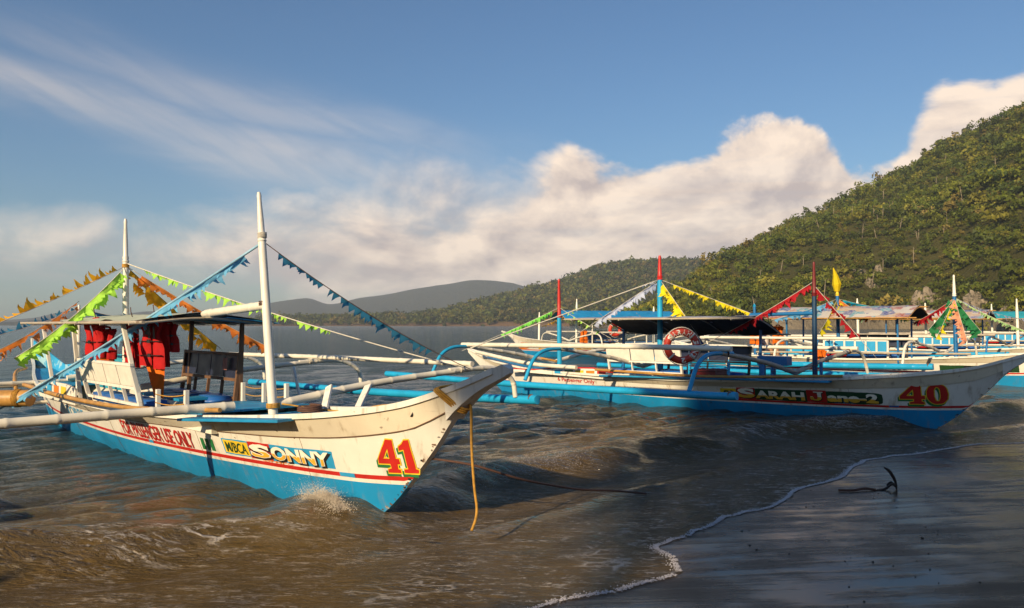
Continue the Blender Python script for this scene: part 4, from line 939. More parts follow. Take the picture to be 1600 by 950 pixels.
# decks
planks(B1, M_blue_d, 2.75, 5.35, -.62, .62, 7); planks(B1, M_blue_d, 1.15, 2.70, -.60, .60, 6, zf=lambda X: f_zg(X)+.035); planks(B1, M_blue_d, -5.2, -3.6, -.5, .5, 5)
MB().box((2.0, 0, .60), (1.55, 1.06, .10)).build('deck_box', M_white2, B1)
MB().bar((2.62, -.72, .70), (4.15, -.50, .80), .17, .025).build('side_board', M_blue_d, B1, bevel=.004)
MB().bar((2.62, .72, .70), (4.15, .50, .80), .17, .025).build('side_board', M_blue_d, B1, bevel=.004)
MB().bar((.55, -.80, .60), (1.25, -.78, .62), .16, .03).build('side_board', M_blue_d, B1, bevel=.004)
# masts
mast(B1, 3.0, 0, .6, 2.64, 0, 2.97, .047, (M_white, M_white)); mast(B1, -1.15, 0, .3, -1.28, 0, 3.08, .047, (M_white, M_white))
mast(B1, -3.3, 0, .5, -3.32, 0, 1.92, .036, (M_white, M_white), .12)
pipe(B1, 'ridge_pole', [(1.35, 0, 1.73), (2.80, 0, 1.80)], .045, M_bamw, gap=.5)
lash(B1, (2.78, 0, 1.82), (0, 0, 1), .055, M_rope_d, 3); lash(B1, (2.98, 0, .80), (0, 0, 1), .066, M_rope_y, 4); lash(B1, (2.72, 0, 2.52), (0, 0, 1), .045, M_rope_w, 4); lash(B1, (-1.25, 0, 2.42), (0, 0, 1), .045, M_rope_y, 5)
# outriggers
arm(B1, 2.95, 1, (M_bamw, M_bamw), 2.66, 3.45, .80, 1.06, .66); arm(B1, -.6, 1, (M_bamw, M_bamw), 2.66, 3.45, .78, 1.04, .58); arm(B1, -3.9, 1, (M_bamw, M_bamw), 2.66, 3.45, .74, 1.0, .55)
a_ = pipe(B1, 'outrigger_arm', [(2.75, -.3, .80), (2.70, -1.5, .80), (2.62, -3.6, .78)], .047, M_bamw, r1=.04, gap=.36, bump=.09)
pipe(B1, 'outrigger_arm', [(-4.1, .4, .66), (-4.08, -1.2, .645), (-4.1, -3.4, .66)], .034, M_bamw); pipe(B1, 'outrigger_arm', [(-4.0, .35, .70), (-3.95, -.6, .69), (-3.9, -3.4, .70)], .034, M_bamw)
pipe(B1, 'brace_pole', [(-3.6, -.35, .40), (-3.7, -1.2, .37), (-3.9, -3.2, .36)], .026, M_bamw)
float_pole(B1, -4.6, 3.2, 1, 3.5, .46, .62, .062, M_pipe); float_pole(B1, -4.6, 3.2, -1, 3.5, .46, .60, .075, M_pipe)
pipe(B1, 'side_pole', [(-4.2, 2.62, 1.06), (-.5, 2.66, 1.10), (2.98, 2.66, 1.12)], .038, M_bamw, gap=.42, r1=.034)
pipe(B1, 'side_pole', [(-3.1, -.78, .72), (-1, -.86, .70), (1.2, -.80, .71), (3.0, -.55, .80)], .030, M_bamboo, gap=.40, r1=.022)
for x_, y_, dx_ in ((3.35, .60, .10), (3.55, .95, .10)): MB().bar((x_-.16, y_*.75, .74), (x_-.34, y_+.02, .96), .03, .085, up=(1, 0, 0)).build('arm_chock', M_white, B1, bevel=.006)
pipe(B1, 'brace_pole', [(1.0, 1.5, .35), (.35, 1.75, .75), (-.2, 2.0, .98)], .022, M_bamw)
pipe(B1, 'tiller', [(-5.35, -.25, .86), (-4.7, -.55, .80), (-3.4, -.80, .50)], .028, M_bamboo, gap=.3, r1=.03)
# stern bulwark and coaming
def board(root, name, P, th, mat):
    P = [Vector(p) for p in P]; n = (P[1]-P[0]).cross(P[-1]-P[0]).normalized()*th; m = len(P)
    return MB().add(P+[p+n for p in P], [tuple(range(m)), tuple(range(2*m-1, m-1, -1))]+[(i, i+m, (i+1) % m+m, (i+1) % m) for i in range(m)]).build(name, mat, root)
M_stern = pmat('stern_sky_paint', (.03, .33, .60), .5, .3, 2.2, (.30, .52, .62), .50, .001, 30)
M_tealp = pmat('worn_teal_paint', (.03, .30, .40), .6, .35, 5, (.22, .34, .34), .60, .001, 30)
board(B1, 'stern_panel', [(-5.9, .0, .90), (-4.2, .34, .66), (-4.0, .36, .70), (-4.0, .36, .98), (-4.8, .22, .92), (-5.9, .0, 1.32)], .02, M_stern)
board(B1, 'stern_panel', [(-3.95, .37, .60), (-2.7, .50, .58), (-2.7, .50, 1.15), (-3.4, .44, 1.12), (-3.95, .37, .98)], .02, M_tealp)
MB().bar((-5.93, 0, .9), (-6.05, 0, 1.36), .05, .05, up=(1, 0, 0)).build('stern_post', M_white, B1, bevel=.006)
co = board(B1, 'coaming', [(X, -.60+.0*X, z) for X, z in ((-3.3, .56), (-1.2, .54), (-1.2, .76), (-1.6, .80), (-2.4, .80), (-2.9, .76), (-3.3, .64))], .02, M_white)
for k, c in enumerate((M_green, M_bluep, M_orange, M_yellow)):
    x0 = -2.85+k*.34; board(co, 'colour_patch', [(x0, -.624, .62), (x0+.22, -.624, .61), (x0+.22, -.624, .755), (x0, -.624, .76)], .003, c)
# seats
side_bench(B1, -1.05, .85, -1, .68, 1.15, (M_white, M_white2, M_vinyl), 4, .12, .50)
bn = side_bench(B1, -.62, 1.0, 1, .70, 1.24, (M_brownwood, M_navyp, M_vinyl), 4, .06, .54)
board(bn, 'notice', [(.62, .552, 1.04), (.74, .552, 1.04), (.74, .560, 1.19), (.62, .560, 1.19)], .004, pmat('notice_paper', (.5, .2, .16), .6, .5, 20))
for x_ in (-.2, .3, .75): MB().box((x_, .1, .72), (.36, .42, .03)).build('seat_board', M_blue_d, B1)
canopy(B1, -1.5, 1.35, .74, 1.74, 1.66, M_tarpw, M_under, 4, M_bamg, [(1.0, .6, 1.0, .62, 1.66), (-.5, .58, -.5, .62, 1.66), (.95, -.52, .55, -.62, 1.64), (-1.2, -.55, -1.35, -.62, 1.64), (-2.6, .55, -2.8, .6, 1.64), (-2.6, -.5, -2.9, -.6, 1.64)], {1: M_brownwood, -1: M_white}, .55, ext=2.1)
board(B1, 'banner', [(1.38, .25, 1.69), (1.45, .88, 1.62), (1.10, .90, 1.60), (1.0, .25, 1.66)], .006, M_bluep)
rail(B1, [(1.5, -.56), (2.2, -.54)], .27, M_white, M_rope_y); rail(B1, [(1.17, .56), (1.7, .56), (2.24, .55)], .28, M_white, M_rope_y)
MB().tube(bez([(2.95, .05, .82), (3.4, .5, .74), (4.2, .42, .86), (4.6, .3, .9)], 6), .009, 6).build('deck_rope', M_rope_y, B1, True)
cl_ = []
for k in range(40): a = k*.55; cl_.append((3.2+.14*math.cos(a)*(1-.006*k), .28+.11*math.sin(a), .735+.0016*k))
MB().tube(cl_, .012, 6).build('rope_coil', M_rope_d, B1, True)
# bamboo log lashed across the stern arms
lg = empty('bamboo_log', at(20, 622, 10.6), 0, 'thick yellow bamboo log lashed between the white stern arms at the left edge', 'log')
pipe(lg, 'log', [(-1.3, .12, -.02), (.24, 0, 0)], .115, M_bamboo, n=16, gap=.9, bump=.05)
for x_ in (.06, .09): lash(lg, (x_, .0, 0), (1, 0, 0), .122, M_rope_y, 3)

# ================================================================== second boat, number 40
HD2 = Vector((.72, -.69)).normalized()
B2 = boat((3.2, 15.45), HD2, 'white and blue outrigger boat numbered 40 with red tipped blue masts', z=-.05)
H2 = make_hull(B2, [M_blue, M_white, M_red, M_white, M_strake]); gunwale(B2, M_white)
hull_wear(H2, 8, 30, (-2.2, .9, 2.1, 3.6))
n0 = norm(N40[0.0]); n1 = norm(N40[.038], N40[0.0])
decal(H2, 'letter_shadow', n1, 4.35, 5.02, .10, .31, M_green, .003, dx=-.022, dz=-.03); decal(H2, 'letter_outline', n1, 4.35, 5.02, .10, .31, M_yellow, .006); decal(H2, 'lettering', n0, 4.35, 5.02, .10, .31, M_red, .009)
E2 = norm((np.array(ring(.5, .5, .5, .5, 40, 8.0)), [tuple(range(40))]))
decal(H2, 'name_panel', RECT, 1.36, 1.66, .10, .15, M_yellow, .003); decal(H2, 'lettering', txt('ca', .03), 1.42, 1.64, .125, .085, M_dgreen, .006)
decal(H2, 'name_panel', E2, 1.66, 4.10, .07, .20, M_dgreen, .003)
decal(H2, 'initial_panel', RECT, 1.68, 2.02, .07, .205, M_red, .005); decal(H2, 'initial_panel', RECT, 2.92, 3.24, .075, .205, M_red, .005)
for s_, a_, b_, h_ in (('S', 1.73, 1.98, .155), ('ARAH', 2.05, 2.87, .125), ('J', 2.97, 3.19, .155), ('ane-2', 3.27, 4.02, .135)):
    o_ = {'S': .05, 'ARAH': .05, 'J': .06, 'ane-2': .05}[s_]
    decal(H2, 'letter_shadow', txt(s_, o_), a_, b_, .098, h_, M_black, .008, dx=.012, dz=-.010); decal(H2, 'lettering', txt(s_, o_), a_, b_, .102, h_, M_ivory, .011); [decal(H2, 'gold_lettering', isl, a_, b_, .102, h_, M_gold, .014) for isl in islands(lower(txt(s_, o_), .4))]
decal(H2, 'lettering', txt('SSFMPC', .01), 3.36, 3.68, .072, .028, M_navy, .0075)
decal(H2, 'blue_dash', RECT, 4.18, 4.32, .045, .022, M_navy, .004)
decal(H2, 'lettering', txt('6 Passenger Only', .02), -2.6, -1.55, .155, .11, M_red, .005, slant=.15)
co = board(B2, 'coaming', [(X, -.60-.02*X*0, z) for X, z in ((-4.0, .60), (-1.0, .53), (-1.0, .66), (-1.5, .74), (-2.4, .72), (-3.2, .64), (-4.0, .645))], .02, M_white)
MB().tube([(X, -.60, z+.01) for X, z in ((-4.0, .645), (-3.2, .64), (-2.4, .72), (-1.5, .745), (-1.0, .665))], .018, 6).build('coaming_edge', M_red, B2, True)
for k, c in enumerate((M_bluep, M_green, M_yellow, M_orange, M_red)): board(co, 'colour_patch', [(-2.55+k*.29, -.624, .60), (-2.33+k*.29, -.624, .60), (-2.33+k*.29, -.624, .69+.004*k), (-2.55+k*.29, -.624, .675+.006*k)], .003, c)
planks(B2, M_blue_d, 2.2, 5.35, -.6, .6, 6); planks(B2, M_blue_d, -5.3, -2.9, -.5, .5, 5); planks(B2, M_blue_d, .2, 2.15, -.58, .58, 5, zf=lambda X: f_zg(X)+.03)
MB().bar((-1.2, -.74, .62), (3.4, -.62, .72), .16, .03).build('side_board', M_blue_d, B2, bevel=.004)
mast(B2, 2.9, 0, .6, 2.9, 0, 2.76, .045, (M_shademast, M_dred), .28); mast(B2, -.26, 0, .3, -.26, 0, 3.07, .062, (M_pipe, M_red), .18); mast(B2, -2.93, 0, .5, -2.95, 0, 2.70, .058, (M_pipe, M_red), .40)  # front mast: shade painted in with darker navy and a dark red tip
for xa, c1_, c2_ in ((2.55, M_bamg, M_pipe), (-.67, M_bamw, M_pipe), (-3.15, M_bamw, M_pipe)):
    arm(B2, xa, -1, (c1_, c2_), 2.66, 3.6, .80, 1.22, .70); arm(B2, xa, 1, (c1_, M_bamw), 2.66, 3.6, .80, 1.12, .62)
float_pole(B2, -4.6, 3.2, -1, 3.6, .64, .66, .058, M_pipe); float_pole(B2, -4.6, 3.2, 1, 3.6, .56, .6, .06, M_pipe)
pipe(B2, 'side_pole', [(-3.3, -2.66, 1.25), (-.67, -2.64, 1.275), (1, -2.64, 1.29), (2.7, -2.62, 1.29)], .045, M_bamw, gap=.45); pipe(B2, 'side_pole', [(-3.3, 2.66, 1.16), (2.7, 2.62, 1.18)], .04, M_bamw, gap=.45)
pipe(B2, 'side_pole', [(-5.2, -.45, 1.0), (-3.2, -.75, .80), (-1.8, -.8, .76)], .045, M_bamw); pipe(B2, 'side_pole', [(-4.8, -.1, 1.05), (-2.6, -.5, .86)], .025, M_bamboo); pipe(B2, 'side_pole', [(-1.3, -.80, .74), (1.2, -.86, .72), (3.6, -.6, .82)], .026, M_bamboo)
side_bench(B2, -1.15, .55, -1, .72, 1.20, (M_white, M_white2, M_vinyl), 3, .10, .50); side_bench(B2, -.4, 1.4, 1, .70, 1.22, (M_black, M_navyp, M_vinyl), 4, .08, .52)
MB().box((1.0, -.30, .74), (.55, .5, .16)).build('seat_box', M_dred, B2, bevel=.01)
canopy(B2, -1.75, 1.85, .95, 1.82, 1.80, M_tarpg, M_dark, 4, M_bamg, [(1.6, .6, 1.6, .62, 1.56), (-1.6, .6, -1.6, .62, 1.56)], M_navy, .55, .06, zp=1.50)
pipe(B2, 'ridge_pole', [(1.7, 0, 1.84), (2.92, 0, 1.86)], .035, M_navy, node=False)
rail(B2, [(.75, -.56), (1.55, -.56)], .33, M_pipe, M_rope_d); rail(B2, [(2.35, -.5), (3.2, -.48)], .3, M_navy, M_rope_d)
for xx, yy in ((2.15, -.42), (2.28, -.30)): MB().bar((xx, yy, .6), (xx, yy, 1.02), .07, .07, up=(1, 0, 0)).build('bollard', M_navy, B2, bevel=.008)
MB().box((2.3, -.30, 1.02), (.55, .22, .16)).build('bollard_beam', M_navy, B2, bevel=.01)
# ================================================================== boats further off
def bench_windows(root, x0, x1, side, z0, z1, n, pane, y=.5, frame=M_white):
    e = empty('bench', (0, 0, 0), 0, parent=root); Y = side*y
    MB().bar((x0, Y, z1), (x1, Y, z1), .05, .05).build('top_rail', frame, e); MB().bar((x0, Y, z0), (x1, Y, z0), .05, .05).build('lower_rail', frame, e)
    for k in range(n+1): X = lerp(x0, x1, k/n); MB().bar((X, Y, z0-(.35 if k in (0, n) else 0)), (X, Y, z1), .05, .05, up=(1, 0, 0)).build('bench_post', frame, e)
    for k in range(n): board(e, 'panel', [(lerp(x0, x1, k/n)+.03, Y+.012*side, z0+.02), (lerp(x0, x1, (k+1)/n)-.03, Y+.012*side, z0+.02), (lerp(x0, x1, (k+1)/n)-.03, Y+.012*side, z1-.02), (lerp(x0, x1, k/n)+.03, Y+.012*side, z1-.02)], .012, pane)
    for k in range(3): cushion(e, (lerp(x0, x1, (k+.5)/3), side*(y-.2), z0-.12), ((x1-x0)/3-.03, .32, .1), M_vest if k == 0 else M_vinyl)
    return e
def small_boat(loc, hd, label, bottom, mastm, tips, tarp, under, zc_, ze_, armm=M_bamw, floatm=M_pipe, masts=(2.9, -.26, -2.93), mh=(2.95, 3.0, 2.7), cw=1.0, cx_=(-2.0, 2.0), tipk=(.2, .16, .1), post=M_navy, pane=M_bluep, r=.055, zo=0):
    B = boat(loc, hd, label, z=zo); H = make_hull(B, [bottom, M_white, M_red, M_white, M_strake]); gunwale(B, M_white)
    planks(B, M_blue_d, 2.2, 5.3, -.55, .55, 4); planks(B, M_blue_d, -5.2, -2.6, -.5, .5, 4)
    for X, h_, tm, tk in zip(masts, mh, tips, tipk): mast(B, X, 0, .3, X-.03, 0, h_, r, (mastm, tm), tk)
    for X in (2.6, -.67, -3.3):
        for s in (-1, 1): arm(B, X, s, (armm, armm if armm is not M_bamg else M_navy), 2.66, 3.55, .8, 1.18, .62)
    for s in (-1, 1):
        float_pole(B, -4.5, 3.2, s, 3.6, .56, .6, .08, floatm); pipe(B, 'side_pole', [(-3.4, s*2.66, 1.23), (2.7, s*2.64, 1.25)], .04, armm, gap=.5)
    pipe(B, 'side_pole', [(-2.5, -.82, .76), (3.4, -.62, .84)], .03, M_bamg)
    bench_windows(B, -.5, 1.3, -1, .82, 1.16, 6, pane); side_bench(B, -.2, 1.5, 1, .72, 1.3, (M_black, M_navyp, M_vinyl), 3, .08, .52)
    if tarp: canopy(B, cx_[0], cx_[1], cw, zc_, ze_, tarp, under, 4, M_bamboo, [(1.6, .6, 1.6, .62, ze_), (-1.6, .6, -1.6, .62, ze_), (1.6, -.6, 1.6, -.62, ze_), (-1.6, -.6, -1.6, -.62, ze_)], post, .55, .05)
    return B, H
HD = (.72, -.69)
B4, H4 = small_boat((10.06, 23.05), HD, 'white and blue outrigger boat behind number 40, its printed banner roof patched', M_blue, M_navy, (M_ivory, M_yellow, M_pipe), tarp_print('printed_banner', 1), M_dark, 2.16, 1.83, masts=(2.9, -.26, -2.93), mh=(2.98, 2.9, 2.3), tipk=(.22, .16, .05))
decal(H4, 'lettering', txt('FOR PASSENGER USE ONLY', .012), -.9, 1.0, .09, .13, M_red, .006)
for k in range(3): decal(H4, 'black_bar', RECT, 1.4+k*.14, 1.48+k*.14, .09, .12, M_black, .006, slant=.5)
decal(H4, 'name_panel', RECT, 2.6, 4.4, .08, .17, M_dgreen, .004); decal(H4, 'lettering', txt('DON', .06), 3.2, 4.2, .10, .13, M_black, .008)
chips(H4, -3.2, -1.4, .10, .07, (M_bluep, M_green, M_yellow, M_orange, M_red), None)
for px_, lb_ in ((0, 0),): pass
B5, H5 = small_boat((17.0, 31.0), HD, 'white outrigger boat with slim white masts, second behind number 40', M_blue, M_ivory, (M_ivory, M_ivory, M_ivory), tarp_print('printed_banner_dark', 4), M_dark, 2.2, 1.86, mh=(2.6, 2.5, 2.75), armm=M_bamg, zo=0)
decal(H5, 'lettering', txt('FOR PASSENGER USE ONLY', .012), -.9, 1.0, .09, .13, M_red, .006)
B6, H6 = small_boat((25.0, 39.5), HD, 'farthest outrigger boat at the right edge under a teal and white roof', M_navy, M_ivory, (M_ivory, M_ivory, M_ivory), M_tarpt, M_dark, 2.3, 1.95, mh=(2.5, 2.7, 2.3))
decal(H6, 'lettering', txt('FOR PASSENGER USE ONLY', .012), -.9, 1.0, .09, .13, M_red, .006)
B3, H3 = small_boat((5.35, 40.3), (-.93, -.37), 'distant white outrigger boat facing left under a long blue roof', M_blue, M_ivory, (M_ivory, M_ivory, M_ivory), M_tarpb, M_tarpt, 2.35, 1.92, masts=(4.3, 2.2, -2.4), mh=(2.25, 2.95, 2.6), cx_=(-3.4, 3.3), armm=M_bamw, r=.06, post=M_ivory)
decal(H3, 'lettering', txt('5', .05), 5.35, 4.95, .09, .28, M_orange, .01, side=1)
decal(H3, 'lettering', txt('FOR PASSENGER USE ONLY', .012), 1.2, -1.6, .08, .15, M_orange, .01, side=1); decal(H3, 'name_panel', RECT, 4.4, 1.6, .10, .12, M_gold, .006, side=1)
decal(H3, 'lettering', txt('SSFMPC', .01), 4.3, 1.7, .115, .09, M_ivory, .014, side=1)
for k in range(3): decal(H3, 'green_bar', RECT, -1.9-k*.16, -2.0-k*.16, .09, .15, M_dgreen, .01, side=1)

# ------------------------------------------------------------------ bunting
def flag_mesh(name, mat, w, h, seed, notch=False):
    r_ = np.random.default_rng(seed); n = 4; vs = []; w *= .8; h *= .8
    for i in range(n+1):
        t = i/n; hw = w/2*(1-t) if not notch else w/2*(1-.55*t); z = -h*t; y = .22*h*math.sin(t*2.6+r_.uniform(0, 1))*t
        vs += [(-hw+.04*h*t, y, z), (hw+.04*h*t, y+.06*h*t, z)]
    me = bpy.data.meshes.new(name); me.from_pydata(vs, [], [(2*i, 2*i+1, 2*i+3, 2*i+2) for i in range(n)]); me.materials.append(mat); me.polygons.foreach_set('use_smooth', [True]*n); return me
BW = {}
def bunting(p1, p2, col, label, n=16, size=.10, sag=.06, t0=.05, t1=.95, band=0.0, swing=0.0, lift=0.0, name='bunting', cord=M_rope_w, cr=.005):
    """cord with small pennants; band > 0 adds the folded strip of cloth they are cut from"""
    p1 = Vector(p1); p2 = Vector(p2); root = empty('bunting_line', p1, 0, label, 'bunting', 'bunting strung from the masts'); d = p2-p1
    def P(t): q_ = d*t; q_ = q_-Vector((0, 0, 1))*sag*d.length*4*t*(1-t); return q_
    n = int(n*2.0); col = tuple(min(.95, x_*1.18) for x_ in col)
    MB().tube([P(k/14) for k in range(15)], cr, 5).build('cord', cord, root, True)
    m = cloth_mat('bunting_%02d_%02d_%02d' % tuple(int(c*99) for c in col), col); key = (m.name, size)
    if key not in BW: BW[key] = [flag_mesh('flag', m, size*1.05, size*r__, s_) for s_, r__ in ((1, 1.0), (2, 1.25), (3, .85))]
    rr = random.Random(int(p1.x*100)+n)
    ax = d.normalized(); side_ = ax.cross(Vector((0, 0, 1))).normalized(); dn = side_.cross(ax)*1.0
    if dn.z > 0: dn = -dn
    for k in range(n):
        t = lerp(t0, t1, (k+.5+rr.uniform(-.4, .4))/n)
        if rr.random() < .08: continue
        o = bpy.data.objects.new('flag', BW[key][k % 3]); COL.objects.link(o); o.parent = root
        a = swing+rr.uniform(-.9, .9); z = (dn*math.cos(a)+side_*math.sin(a)).normalized(); y = z.cross(ax).normalized()
        o.matrix_local = Matrix((ax, -y, -z)).transposed().to_4x4(); o.location = P(t)+z*band*.8; s = rr.uniform(.6, 1.15); o.scale = (s*rr.uniform(.8, 1.1), s, s*(rr.uniform(.8, 1.2) if rr.random() > .18 else .5))
    if band:
        vs = []; N = 40
        for k in range(N+1):
            t = lerp(t0, t1, k/N); a = swing+.5*math.sin(k*.45)+.3*math.sin(k*1.3); z = dn*math.cos(a)+side_*math.sin(a); b2 = band*(.8+.4*math.sin(k*.8)**2); vs += [P(t)+side_*.004, P(t)+z*b2*.55+side_*.02*math.sin(k), P(t)+z*b2]
        MB().add(vs, [(3*k+j, 3*k+3+j, 3*k+4+j, 3*k+1+j) for k in range(N) for j in (0, 1)]).build('cloth_strip', m, root, True)
    return root
LIME = (.42, .75, .10); GOLD = (.80, .42, .02); ORNG = (.85, .26, .05); LBLU = (.16, .45, .70); DBLU = (.05, .26, .44); CRED = (.45, .02, .03); CYEL = (.85, .66, .02); CGRN = (.03, .22, .08); CTEAL = (.02, .36, .48); CWHT = (.55, .6, .75)
mr = wpt(B1, (-1.24, 0, 2.42)); mf = wpt(B1, (2.73, 0, 2.46)); ms3 = wpt(B1, (-3.32, 0, 1.86))
bunting(mr, at(-40, 520, 8.5), GOLD, 'gold bunting running from the rear white mast down to the left edge', 22, .13, .01, .08, .98, swing=2.5)
bunting(ms3, at(-40, 532, 10.2), DBLU, 'dark blue bunting from the short stern pole to the left edge', 15, .13, .02, .05, .98, swing=2.6)
bunting(wpt(B1, (-3.32, 0, 1.98)), at(-60, 572, 8.6), ORNG, 'orange bunting band from the stern pole to the left edge', 14, .16, .02, .02, .98, band=.07, swing=.3)
bunting(mr, at(22, 560, 9.6), LIME, 'lime green bunting band from the rear mast curving down to the stern tip', 26, .15, .05, .06, 1.0, band=.10, swing=-.5)
bunting(at(404, 383, 7.85), at(-20, 650, 11.0), LBLU, 'long light blue bunting crossing in front of the boat 41 roof', 34, .11, .006, .04, .90, band=.06, swing=.4, cord=pmat('pale_blue_pole', (.25, .45, .62), .5, .3, 5), cr=.014)
bunting(mf, at(735, 577, 9.4), DBLU, 'blue bunting from the front mast of boat 41 down towards its bow', 26, .14, .03, .07, .78, swing=-.6, cord=M_rope_d)
bunting(mr, at(345, 545, 12.4), GOLD, 'wide gold bunting band falling right of the rear mast of boat 41', 18, .16, .01, .04, .95, band=.13, swing=.2, cord=M_rope_d)
bunting(mr, at(425, 545, 11.8), ORNG, 'orange bunting falling right of the rear mast behind the roof of boat 41', 20, .14, .015, .10, .97, band=.06, swing=.1)
bunting(wpt(B1, (-1.24, 0, 2.46)), at(735, 578, 9.45), LIME, 'lime green bunting passing behind the front mast of boat 41', 34, .11, .012, .06, .62, swing=.1, cord=M_rope_w, cr=.008)
bunting(ms3, at(196, 496, 12.6), DBLU, 'short dark blue bunting right of the stern pole of boat 41', 10, .12, .02, .08, 1.0)
m40f = wpt(B2, (2.9, 0, 2.42)); m40r = wpt(B2, (-.26, 0, 2.58)); m40s = wpt(B2, (-2.94, 0, 2.05))
bunting(m40s, at(722, 548, 17.0), (.25, .72, .12), 'green and yellow bunting left of the shorter red tipped mast', 22, .15, .01, .08, .60, swing=.2)
bunting(m40s, at(985, 545, 15.5), LIME, 'thin green bunting right of the shorter red tipped mast', 8, .10, .01, .1, .6)
bunting(m40r, at(735, 544, 14.4), CWHT, 'bare white stay with few pale pennants from the taller red tipped mast', 5, .07, .0, .03, .12, cord=M_rope_w, cr=.012)
bunting(m40r, at(890, 530, 15.2), CWHT, 'pale blue checked bunting left of the taller red tipped mast', 26, .16, .0, .06, .72, swing=.2, band=.05)
bunting(m40r, at(1075, 500, 15.0), CYEL, 'short yellow bunting close right of the taller red tipped mast', 10, .17, .0, .12, .90, band=.07)
bunting(m40r, at(1180, 492, 15.4), CYEL, 'long yellow bunting running right from the taller red tipped mast', 24, .13, .0, .16, .95, swing=-.2)
bunting(m40r, at(1105, 545, 15.6), (.05, .10, .45), 'thin blue tipped stay from the taller red tipped mast to the side pole', 8, .13, .0, .84, 1.0)
bunting(m40f, at(1095, 540, 14.8), CRED, 'dark red bunting left of the dark front mast of boat 40', 24, .13, .02, .04, .72, band=.05)
bunting(wpt(B2, (2.9, 0, 2.35)), at(1370, 560, 12.8), CRED, 'dark red bunting right of the dark front mast of boat 40', 18, .14, .0, .05, .75, swing=-.9, band=.03)
m4r = wpt(B4, (-.28, 0, 2.40)); m4f = wpt(B4, (2.88, 0, 2.35)); 
bunting(m4r, at(1280, 520, 21.6), CYEL, 'bright yellow bunting band left below the yellow tipped mast', 12, .20, .02, .05, .95, band=.16)
bunting(m4r, at(1205, 500, 22.5), LBLU, 'sky blue bunting left of the yellow tipped mast', 14, .18, .02, .08, .95, band=.07)
bunting(m4r, at(1360, 500, 23.2), ORNG, 'orange bunting right below the yellow tipped mast', 14, .18, .0, .05, .95, band=.1)
bunting(m4r, at(1412, 488, 24.0), CTEAL, 'teal bunting running right from the yellow tipped mast', 20, .18, .01, .08, 1.0, band=.06)
bunting(m4r, at(1335, 482, 24.0), (.6, .5, .1), 'thin mixed bunting right of the yellow tipped mast', 8, .12, .02, .1, .9)
bunting(m4f, at(1450, 516, 20.6), CGRN, 'broad dark green cloth strip left of the white tipped navy mast', 16, .20, .02, .02, .98, band=.19)
bunting(m4f, at(1535, 520, 20.8), CGRN, 'broad dark green cloth strip right of the white tipped navy mast', 16, .20, .02, .02, .98, band=.19)
bunting(m4f, at(1424, 506, 22.4), CRED, 'red bunting left of the white tipped navy mast', 18, .17, .03, .05, .95, band=.05)
bunting(m4f, at(1512, 534, 20.2), (.75, .34, .20), 'salmon bunting hanging beside the white tipped navy mast', 16, .18, .01, .05, .98, band=.10, swing=.8)
bunting(m4f, at(1622, 524, 20.5), (.40, .60, .25), 'red and green bunting running from the navy mast to the right edge', 24, .14, .03, .03, 1.0, swing=.2)
bunting(m4f, at(1640, 500, 24.5), CWHT, 'pale blue bunting running from the navy mast past the right edge', 26, .15, .03, .06, 1.0)
bunting(m4f, at(1462, 530, 20.4), CYEL, 'yellow bunting falling left of the white tipped navy mast', 14, .16, .02, .1, .98, band=.06)
m5s = wpt(B5, (-2.95, 0, 2.2)); bunting(m5s, at(1350, 500, 32), (.3, .6, .25), 'pale green bunting left of the slim white mast', 8, .2, .02); bunting(m5s, at(1425, 500, 32), (.3, .6, .25), 'pale green bunting right of the slim white mast', 8, .2, .02)
m3f = wpt(B3, (2.2, 0, 2.5)); bunting(m3f, at(845, 510, 37), GOLD, 'gold bunting on the distant boat left of its tall mast', 14, .2, .03); bunting(m3f, at(880, 500, 38), LIME, 'short green bunting at the tall mast of the distant boat', 6, .2, .03)
yf = MB(); yb = wpt(B4, (-.3, 0, 2.62)); yf.tube([(0, 0, 0), (0, 0, .22), (-.03, 0, .45), (-.10, 0, .72)], [.075, .13, .08, .012], 6)
yo = yf.build('mast_pennant', cloth_mat('yellow_cloth', CYEL)); yo.location = yb; tag(yo, 'yellow cloth wrapped to a point on top of the blue mast', 'pennant')

